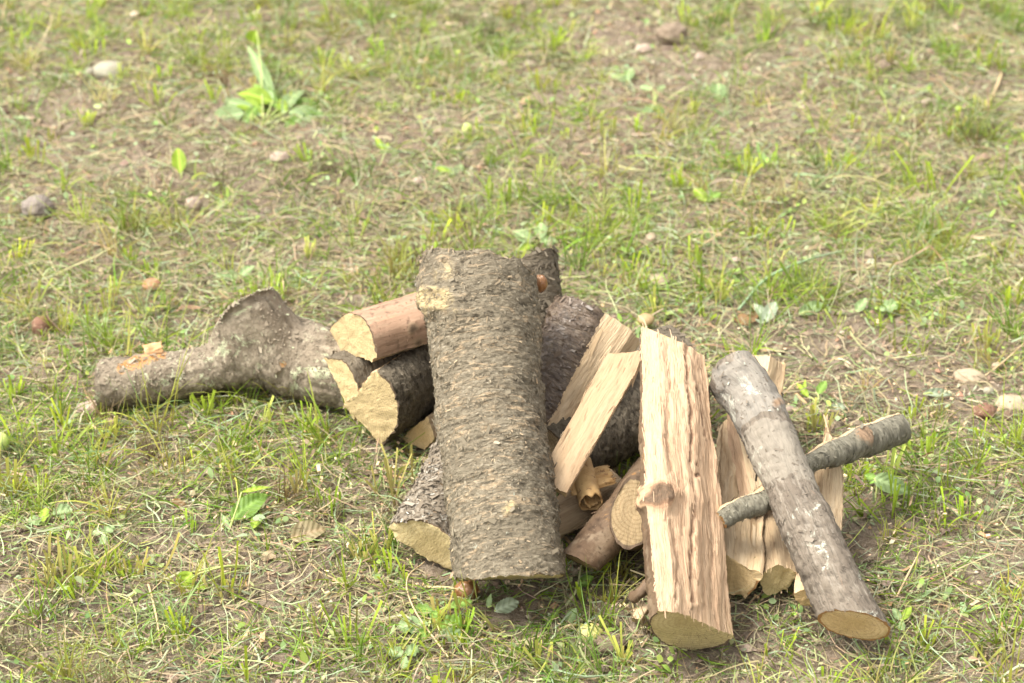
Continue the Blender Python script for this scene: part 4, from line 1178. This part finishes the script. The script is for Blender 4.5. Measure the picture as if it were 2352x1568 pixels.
def leaf_mesh(name, base, dirv, upv, length, width, kind='oval', fold=.25, curl=.3, twist=0.0, ns=18, nu=8, wob=.05, seed=0):
    base = np.asarray(base, float)
    d = norm(dirv); up = norm(np.asarray(upv, float) - d * (np.asarray(upv, float) @ d)); side = np.cross(d, up)
    s = np.linspace(0, 1, ns + 1); u = np.linspace(-1, 1, nu + 1)
    S, Uu = np.meshgrid(s, u, indexing='ij')
    if kind == 'oval': w = np.sin(np.pi * np.clip(S, 0, 1) ** .85) ** .75
    elif kind == 'lance': w = np.sin(np.pi * S ** .75) ** 1.0
    elif kind == 'spoon': w = np.clip(np.sin(np.pi * S ** 1.9), 0, 1) ** .6 + .06
    elif kind == 'heart': w = np.where(S < .25, (S / .25) ** .35, np.cos((S - .25) / .75 * np.pi / 2) ** .8)
    elif kind == 'lobed': w = np.sin(np.pi * S ** 1.3) ** .6 * (.70 + .38 * np.abs(np.sin(S * 9 + .6)))
    elif kind == 'tooth': w = np.sin(np.pi * S ** .95) ** .7 * (.86 + .22 * ((S * 9) % 1))
    w = np.maximum(w, .02)
    a = curl * S
    along = length * (np.sin(curl * S) / max(curl, 1e-3) if abs(curl) > 1e-3 else S)
    drop = -length * ((1 - np.cos(curl * S)) / max(abs(curl), 1e-3)) * np.sign(curl) if abs(curl) > 1e-3 else 0 * S
    X = Uu * w * width / 2
    Zz = np.abs(X) * fold + drop + wob * width * np.sin(S * 11 + seed) * np.abs(Uu)
    tw = twist * S
    X2 = X * np.cos(tw) - Zz * 0; Z2 = Zz + X * np.sin(tw)
    P = base + d * along[..., None] + side * X2[..., None] + up * Z2[..., None]
    ii = np.arange((ns + 1) * (nu + 1)).reshape(ns + 1, nu + 1)
    F = np.column_stack([ii[:-1, :-1].ravel(), ii[:-1, 1:].ravel(), ii[1:, 1:].ravel(), ii[1:, :-1].ravel()])
    G = np.column_stack([X.ravel(), (S * length).ravel(), np.zeros(S.size) + seed])
    return make_mesh(name, P.reshape(-1, 3), F, {'gc': G})

M['leaf_green'] = mat_leafy('leaf_green', (0.164, 0.271, 0.041), (0.123, 0.221, 0.033), trans=.35)
M['leaf_lime'] = mat_leafy('leaf_lime', (0.271, 0.377, 0.033), (0.205, 0.320, 0.025), trans=.45)
M['leaf_pale'] = mat_leafy('leaf_pale', (0.238, 0.320, 0.139), (0.180, 0.262, 0.090), trans=.35)
M['leaf_white'] = mat_leafy('leaf_white', (0.279, 0.320, 0.223), (0.237, 0.292, 0.177), trans=.3)
M['leaf_brown'] = mat_leafy('leaf_brown', (0.312, 0.180, 0.070), (0.205, 0.107, 0.041), trans=.4, vein=(0.246, 0.164, 0.082))
M['leaf_tan'] = mat_leafy('leaf_tan', (0.312, 0.246, 0.139), (0.246, 0.213, 0.107), trans=.3, vein=(0.344, 0.246, 0.131))
M['stalk'] = mat_plain('plant_stalk', (0.36, 0.45, 0.14), (0.42, 0.44, 0.17), 60, .6)
M['stalk_dry'] = mat_plain('dry_stalk', (0.50, 0.38, 0.22), (0.42, 0.30, 0.16), 90, .8)
M['blade_blue'] = mat_plain('blue_green_blade', (0.25, 0.34, 0.19), (0.20, 0.28, 0.15), 60, .55)

def plant(name, label, cat, base, leaves, group=None, stemmat='stalk'):
    """base photo pixel; leaves: (x0,y0,x1,y1,width_px,kind,mat,z0,z1,curl,fold) from leaf foot to leaf tip"""
    b = ground_pt(*base)
    root = thing(name, label, cat, b, group)
    for i, (x0, y0, x1, y1, wpx, kind, mt, z0, z1, curl, fold) in enumerate(leaves):
        if name == 'broadleaf_weed': curl, wpx = curl * 2.2, wpx * 1.1
        p0, p1 = PZ(x0, y0, z0 + b[2]), PZ(x1, y1, z1 + b[2])
        Ld = np.linalg.norm(p1 - p0)
        W = wpx / FPX * ((p0 - CAM) @ FWD)
        up = np.array([0.08 * math.sin(i * 2.1), -.55, .85])
        link('leaf', leaf_mesh('leaf', p0, p1 - p0, up, Ld * (1 + .1 * abs(curl)), W, kind, fold, curl, .4 * math.sin(i * 1.7), seed=i), M[mt], root)
        if np.linalg.norm(p0 - b) > .006:
            mid = (p0 + b) / 2 + np.array([.002, 0, .004])
            tube('stem', [b - [0, 0, .002], mid, p0], [.0013, .0011, .0009], M[stemmat], root, 6, 10)
    return root

plant('broadleaf_weed', 'large broad-leaved weed with one tall stem and hanging leaf, top left', 'weed', (605, 285), [
    (628, 228, 562, 74, 30, 'lance', 'leaf_pale', .02, .07, .15, .1), (590, 70, 568, 112, 36, 'oval', 'leaf_lime', .075, .045, .7, .3),
    (625, 235, 545, 195, 40, 'lance', 'leaf_lime', .015, .04, .4, .3), (600, 260, 525, 208, 34, 'lance', 'leaf_lime', .01, .035, .5, .3),
    (600, 265, 468, 190, 26, 'lance', 'leaf_pale', .01, .03, .3, .3), (650, 265, 700, 145, 36, 'lance', 'leaf_pale', .01, .05, .4, .3),
    (665, 255, 768, 290, 58, 'oval', 'leaf_pale', .015, .01, .5, .15), (655, 235, 740, 240, 34, 'oval', 'leaf_green', .01, .02, .4, .3),
    (560, 260, 470, 268, 46, 'oval', 'leaf_pale', .012, .01, .4, .15), (640, 250, 575, 165, 30, 'lance', 'leaf_green', .01, .045, .3, .3),
    (600, 250, 548, 150, 24, 'lance', 'leaf_green', .01, .05, .6, .3), (655, 262, 640, 215, 22, 'oval', 'leaf_lime', .01, .03, .3, .3),
    (690, 270, 650, 300, 26, 'oval', 'leaf_green', .01, .01, .3, .2), (560, 290, 590, 230, 24, 'oval', 'leaf_green', .0, .03, .3, .2)])
plant('seedling', 'single upright lime leaf on a short stalk, left of the dead brown tuft', 'seedling', (415, 412), [(414, 398, 408, 338, 34, 'oval', 'leaf_lime', .004, .032, .1, .35)])
plant('seedling', 'three-leaved seedling behind the back log', 'seedling', (1240, 560), [(1222, 556, 1178, 524, 32, 'oval', 'leaf_pale', .006, .018, .4, .2), (1240, 550, 1243, 506, 30, 'oval', 'leaf_pale', .008, .024, .3, .2), (1240, 556, 1282, 548, 24, 'oval', 'leaf_pale', .008, .012, .4, .2), (1228, 562, 1190, 572, 20, 'oval', 'leaf_lime', .004, .006, .3, .2)])
plant('seedling', 'pale two-leaved seedling at the top, left of the other one', 'seedling', (1440, 196), [(1436, 186, 1404, 168, 24, 'oval', 'leaf_pale', .006, .012, .3, .2), (1440, 186, 1450, 148, 26, 'oval', 'leaf_pale', .008, .02, .3, .2)])
plant('seedling', 'round-leaved seedling below the top two seedlings', 'seedling', (1650, 206), [(1650, 192, 1650, 226, 40, 'oval', 'leaf_pale', .010, .004, .2, .1)])
plant('seedling', 'spreading seedling right of the pale two-leaved one', 'seedling', (1500, 240), [(1500, 206, 1470, 196, 20, 'oval', 'leaf_pale', .008, .012, .3, .2), (1510, 210, 1528, 190, 18, 'oval', 'leaf_pale', .008, .012, .3, .2), (1500, 240, 1478, 262, 22, 'oval', 'leaf_pale', .004, .002, .3, .2), (1505, 238, 1524, 266, 20, 'oval', 'leaf_green', .004, .002, .3, .2)])
plant('seedling', 'lime seedling in the middle of the meadow above the heap', 'seedling', (1045, 405), [(1042, 400, 1000, 380, 22, 'oval', 'leaf_lime', .004, .01, .3, .2), (1045, 400, 1062, 372, 22, 'oval', 'leaf_pale', .004, .012, .3, .2), (1045, 402, 1020, 425, 20, 'oval', 'leaf_lime', .004, .003, .3, .2)])
plant('seedling', 'pointed lime leaf pair right of the tiny yellow-green fruit', 'seedling', (880, 350), [(880, 345, 862, 312, 16, 'lance', 'leaf_lime', .004, .02, .3, .2), (882, 345, 893, 325, 12, 'lance', 'leaf_lime', .004, .012, .3, .2)])
plant('seedling', 'lime jagged seedling in the grass right of the flat tan mushroom', 'seedling', (1620, 470), [(1622, 464, 1596, 430, 30, 'tooth', 'leaf_lime', .004, .02, .4, .25), (1622, 464, 1655, 438, 26, 'tooth', 'leaf_green', .004, .016, .4, .25)])
plant('broadleaf_weed', 'long lance-shaped leaf rising from the grass left of the curled tan leaf', 'weed', (524, 1222), [(532, 1192, 606, 1128, 48, 'oval', 'leaf_green', .008, .035, .25, .12), (555, 1130, 622, 1112, 12, 'lance', 'leaf_lime', .035, .04, .2, .3), (580, 1215, 602, 1160, 24, 'lance', 'leaf_lime', .004, .02, .5, .3), (528, 1218, 506, 1172, 12, 'lance', 'leaf_pale', .002, .02, .4, .3)])
plant('broadleaf_weed', 'bright lime leaf on a long bent stem, lower left', 'weed', (574, 1302), [(440, 1314, 408, 1358, 46, 'oval', 'leaf_lime', .020, .006, .6, .2), (448, 1350, 492, 1338, 20, 'oval', 'leaf_lime', .010, .010, .3, .3)])
plant('buttercup', 'small lobed pale-green leaf on a runner at the left', 'weed', (262, 1250), [(238, 1224, 212, 1218, 24, 'lobed', 'leaf_pale', .010, .008, .2, .1), (238, 1224, 262, 1206, 26, 'lobed', 'leaf_pale', .010, .012, .2, .1), (238, 1224, 238, 1248, 22, 'lobed', 'leaf_pale', .010, .006, .2, .1)])
plant('buttercup', 'lobed weed leaves near the left edge above the runner', 'weed', (100, 1215), [(90, 1206, 66, 1186, 26, 'lobed', 'leaf_pale', .008, .012, .2, .1), (98, 1200, 104, 1164, 26, 'lobed', 'leaf_lime', .01, .02, .2, .1), (120, 1180, 165, 1168, 40, 'lobed', 'leaf_pale', .010, .014, .2, .1), (104, 1212, 140, 1230, 22, 'oval', 'leaf_green', .006, .004, .2, .1)])
plant('buttercup', 'spreading buttercup with jagged leaves in front of the flaky log', 'weed', (985, 1425), [
    (985, 1432, 912, 1436, 44, 'lobed', 'leaf_pale', .010, .008, .2, .1), (1000, 1428, 1002, 1392, 30, 'lobed', 'leaf_green', .012, .014, .2, .1), (1008, 1440, 1060, 1420, 40, 'lobed', 'leaf_green', .010, .014, .2, .1),
    (1010, 1450, 1064, 1462, 38, 'lobed', 'leaf_pale', .010, .006, .2, .1), (985, 1440, 968, 1468, 34, 'lobed', 'leaf_green', .010, .004, .2, .1), (1000, 1405, 950, 1396, 30, 'lobed', 'leaf_green', .010, .01, .2, .1),
    (930, 1505, 888, 1490, 36, 'lobed', 'leaf_pale', .008, .008, .2, .1), (930, 1505, 960, 1482, 30, 'lobed', 'leaf_pale', .008, .012, .2, .1), (930, 1506, 926, 1534, 28, 'lobed', 'leaf_pale', .008, .004, .2, .1), (1020, 1395, 1085, 1378, 24, 'lobed', 'leaf_green', .01, .014, .2, .1)])
plant('weed_leaf', 'grey-green toothed leaf beneath the foot of the thick round log', 'leaf', (1140, 1400), [(1136, 1404, 1192, 1378, 40, 'tooth', 'leaf_white', .006, .012, .2, .2), (1120, 1395, 1128, 1362, 14, 'lance', 'leaf_pale', .004, .016, .2, .2)])
plant('heart_leaf', 'large heart-shaped leaf below the right tip of the crooked branch', 'leaf', (2010, 1150), [(2008, 1098, 2098, 1130, 48, 'heart', 'leaf_pale', .020, .012, .3, .12), (2012, 1100, 1985, 1088, 20, 'lance', 'leaf_green', .018, .018, .2, .2)])
plant('weed_leaf', 'small pale leaf lying on bare soil right of the silvery log', 'leaf', (1922, 945), [(1906, 938, 1942, 932, 24, 'tooth', 'leaf_white', .004, .008, .3, .2)])
plant('seedling', 'stalked round leaf standing just right of the silvery log', 'seedling', (1875, 935), [(1878, 905, 1898, 872, 22, 'oval', 'leaf_green', .012, .022, .2, .2), (1856, 912, 1832, 876, 16, 'lance', 'leaf_lime', .008, .022, .4, .3), (1845, 905, 1850, 870, 10, 'lance', 'leaf_lime', .004, .02, .3, .3)])
plant('weed_leaf', 'pale jagged white leaf standing behind the silvery log', 'leaf', (1762, 745), [(1752, 742, 1782, 690, 34, 'tooth', 'leaf_white', .004, .026, .3, .25), (1765, 742, 1735, 694, 24, 'tooth', 'leaf_white', .004, .024, .3, .25)])
plant('dead_leaf', 'curled brown leaf touching the pale jagged white leaf', 'leaf', (1716, 752), [(1722, 748, 1688, 718, 32, 'tooth', 'leaf_brown', .004, .016, .9, .5), (1714, 748, 1740, 712, 26, 'lobed', 'leaf_brown', .002, .016, .5, .5)], stemmat='stalk_dry')
plant('dead_leaf', 'curled whitish leaf on bare soil near the right edge', 'leaf', (2150, 912), [(2120, 905, 2195, 900, 24, 'lance', 'leaf_white', .006, .006, .4, .7)])
plant('dead_leaf', 'folded triangular tan leaf on the grass left of the flaky log', 'leaf', (715, 1240), [(668, 1236, 742, 1208, 56, 'oval', 'leaf_tan', .006, .020, .5, .45)], stemmat='stalk_dry')
plant('weed_leaf', 'pale folded leaf in the grass, right of the long blue-green blade', 'leaf', (2040, 690), [(2020, 712, 2062, 694, 34, 'lobed', 'leaf_pale', .010, .02, .3, .2), (2040, 712, 2050, 740, 10, 'lance', 'leaf_green', .006, .002, .2, .3)])
plant('weed_leaf', 'small folded green leaf left of the pale folded leaf', 'leaf', (1972, 715), [(1966, 716, 1990, 682, 24, 'lance', 'leaf_pale', .004, .02, .3, .3)])
plant('weed_leaf', 'broad pale leaf lying in grass between the white leaf and the bare patch', 'leaf', (1868, 720), [(1835, 722, 1895, 690, 34, 'oval', 'leaf_pale', .004, .012, .3, .2)])
plant('broadleaf_weed', 'low pale weed leaves above the bent log, left of the thick round log', 'weed', (555, 640), [(548, 634, 490, 628, 26, 'lance', 'leaf_pale', .006, .014, .3, .2), (552, 634, 582, 604, 22, 'lance', 'leaf_pale', .006, .02, .3, .2), (555, 640, 598, 640, 18, 'lance', 'leaf_green', .006, .006, .3, .2)])
plant('weed_leaf', 'round green leaf lying by the lower right corner of the thick round log', 'leaf', (1340, 1340), [(1328, 1345, 1362, 1322, 26, 'oval', 'leaf_green', .004, .014, .3, .2)])
plant('weed_leaf', 'oval pale-green leaf upright in front of the fork of the brown log', 'leaf', (1300, 1440), [(1302, 1432, 1322, 1396, 24, 'oval', 'leaf_pale', .004, .018, .3, .2)])
plant('seedling', 'clover-like seedling under the right end of the silvery log', 'seedling', (2070, 1440), [(2068, 1424, 2052, 1396, 20, 'oval', 'leaf_pale', .008, .018, .2, .1), (2070, 1424, 2094, 1392, 20, 'oval', 'leaf_lime', .008, .018, .2, .1), (2070, 1426, 2072, 1450, 18, 'oval', 'leaf_pale', .008, .006, .2, .1)])
plant('dead_leaf', 'small dry curled leaf in the grass under the bent log', 'leaf', (670, 965), [(655, 968, 685, 955, 18, 'lobed', 'leaf_tan', .003, .010, .6, .4)], stemmat='stalk_dry')
plant('dead_leaf', 'dark curled leaf in the grass left of the long lance-shaped leaf', 'leaf', (412, 1160), [(395, 1148, 436, 1168, 18, 'lance', 'leaf_brown', .006, .006, .5, .6)], stemmat='stalk_dry')

def stalk(name, label, cat, pts, rad, mat):
    P = [ground_pt(px, py, z) for px, py, z in pts]
    o = tube(name, P, [rad, rad * .9, rad * .5], M[mat], None, 6, 30)
    return tag(o, label, cat)
stalk('long_leaf', 'long arching blue-green blade in the grass right of the heap', 'leaf', [(1695, 712, .004), (1760, 640, .016), (1850, 598, .02), (1952, 572, .008)], .0020, 'blade_blue')
stalk('dry_stalk', 'dry tan stalk behind the long blue-green blade', 'stalk', [(1590, 576, .004), (1640, 545, .012), (1684, 514, .012)], .0014, 'stalk_dry')
stalk('dry_stalk', 'bent tan stalk lying lower left on the bare patch', 'stalk', [(340, 1338, .006), (356, 1400, .010), (366, 1460, .008), (372, 1512, .004)], .0014, 'stalk_dry')
stalk('dry_stalk', 'thin dry stalk reaching diagonally at the far right, level with the small cream stone', 'stalk', [(2260, 865, .004), (2310, 826, .012), (2360, 780, .01)], .0012, 'stalk_dry')
stalk('dry_stalk', 'dry looping stalk starting at the top of the silvery log', 'stalk', [(1800, 905, .006), (1830, 880, .014), (1885, 872, .006)], .0012, 'stalk_dry')
stalk('dry_stalk', 'long thin dry stem crossing the soil right of the silvery log foot', 'stalk', [(2060, 1370, .004), (2090, 1310, .02), (2115, 1262, .02)], .0012, 'stalk_dry')
stalk('dry_stalk', 'arched dry blade curving over the grass in front of the flaky log', 'stalk', [(1030, 1510, .003), (952, 1400, .012), (935, 1330, .02), (975, 1290, .02)], .0011, 'stalk_dry')
stalk('leaf_runner', 'pale green stem holding the bright lime leaf', 'stem', [(575, 1300, .004), (520, 1300, .018), (462, 1316, .018), (438, 1330, .018)], .0014, 'stalk')
stalk('twig', 'short grey twig bent on the grass in front of the heap', 'twig', [(1282, 1448, .004), (1310, 1436, .010), (1345, 1436, .004)], .0018, 'stalk_dry')
stalk('dry_stalk', 'pale broken stick lying beside the top earth clod', 'stick', [(1585, 52, .004), (1620, 40, .010), (1660, 26, .008)], .0040, 'stalk_dry')
stalk('dry_stalk', 'short flat straw pointing down in the top right grass', 'stick', [(2300, 170, .004), (2285, 210, .006), (2262, 252, .004)], .0025, 'stalk_dry')

# --- curl of bark in the heap and peeled bark on the bent log
def curl_mesh(p0, p1, up, r0, turns, start, wv=0.0, seed=0, inner=.45):
    d = norm(p1 - p0); L_ = np.linalg.norm(p1 - p0)
    u = norm(np.asarray(up, float) - d * (np.asarray(up, float) @ d)); w = np.cross(d, u)
    ns, nt = 20, 56
    S, A = np.meshgrid(np.linspace(0, 1, ns), np.linspace(0, 1, nt), indexing='ij')
    th = start + A * turns * 2 * np.pi
    rr = r0 * (1 - (1 - inner) * A)
    nz = fbm(np.column_stack([S.ravel() * 3, A.ravel() * 6, np.full(S.size, seed)]), 3).reshape(S.shape)
    rr = rr * (1 + .12 * nz)
    edge = (np.abs(S - .5) * 2) ** 6 * L_ * .10 * fbm(np.column_stack([A.ravel() * 14, S.ravel(), np.full(S.size, seed)]), 2).reshape(S.shape)
    P = p0 + d * (S * L_ + edge)[..., None] + u * (rr * np.cos(th))[..., None] + w * (rr * np.sin(th))[..., None]
    ii = np.arange(ns * nt).reshape(ns, nt)
    F = np.column_stack([ii[:-1, :-1].ravel(), ii[:-1, 1:].ravel(), ii[1:, 1:].ravel(), ii[1:, :-1].ravel()])
    return make_mesh('bark_curl', P.reshape(-1, 3), F)
M['curl'] = mat_plain('bark_curl', (0.46, 0.30, 0.13), (0.34, 0.20, 0.08), 60, .6, .001, c3=(0.20, .11, .05))
M['peel'] = mat_plain('peeled_bark', (0.48, 0.30, 0.15), (0.36, 0.20, 0.09), 60, .7, .001, c3=(0.55, .40, .24))
c0 = PZ(1360, 1152, .075)
o = link('bark_curl', curl_mesh(c0, c0 + np.array([-.012, .05, .02]), (0, 0, 1), .0185, 1.35, 2.2, seed=3), M['curl'])
tag(o, 'rolled-up curl of tan bark in the shade below the plank', 'bark curl')
sol = o.modifiers.new('thickness', 'SOLIDIFY'); sol.thickness = .0015
c0 = PZ(1300, 1135, .070)
o = link('bark_curl', curl_mesh(c0, c0 + np.array([.05, .02, .004]), (0, -.3, 1), .020, .28, -.9, seed=5, inner=1), M['curl'])
tag(o, 'flat brown sheet of bark behind the rolled-up curl', 'bark sheet')
sol = o.modifiers.new('thickness', 'SOLIDIFY'); sol.thickness = .0015
c0 = PZ(332, 812, .062)
o = link('bark_flap', curl_mesh(c0, c0 + np.array([.022, .006, .002]), (0, 0, 1), .011, .55, -1.2, seed=7, inner=.9), M['peel'], cur)
sol = o.modifiers.new('thickness', 'SOLIDIFY'); sol.thickness = .0016

# --- bark crumbs, sawdust and splinters round the heap
r_ = np.random.default_rng(61)
n_ = 5200
ex = r_.normal(0, 1, (n_, 2)) * [.33, .17]
x = .12 + ex[:, 0]; y = -.36 + ex[:, 1]
p0 = np.column_stack([x, y, gh(x, y) + .004 + r_.uniform(0, .010, n_)])
big_ = r_.random(n_) < .06
v, f, cc, pts = strips(p0, r_.uniform(0, 6.28, n_), r_.normal(0, .35, n_), np.where(big_, r_.uniform(.008, .020, n_), r_.uniform(.0015, .006, n_)), np.where(big_, r_.uniform(.002, .006, n_), r_.uniform(.0008, .003, n_)),
                       np.zeros(n_), np.zeros(n_), r_.normal(0, .6, n_), *([pick(r_, [(0.62, 0.47, 0.30, 3), (0.50, 0.30, 0.17, 2), (0.13, 0.10, 0.07, 4), (0.24, 0.18, 0.12, 3)], n_, .12)] * 2), 2, 'const', 0, 62)
ok = clear_of_logs(pts)
okv = np.repeat(ok, 6); okf = np.repeat(ok, 2)
tag(link('bark_crumbs', make_mesh('bark_crumbs', v[okv], (np.cumsum(okv) - 1)[f[okf]], {'bc': cc[okv]}, False), M['crumb']),
    'bark crumbs and wood splinters scattered round the heap', 'bark crumbs', None, 'stuff')
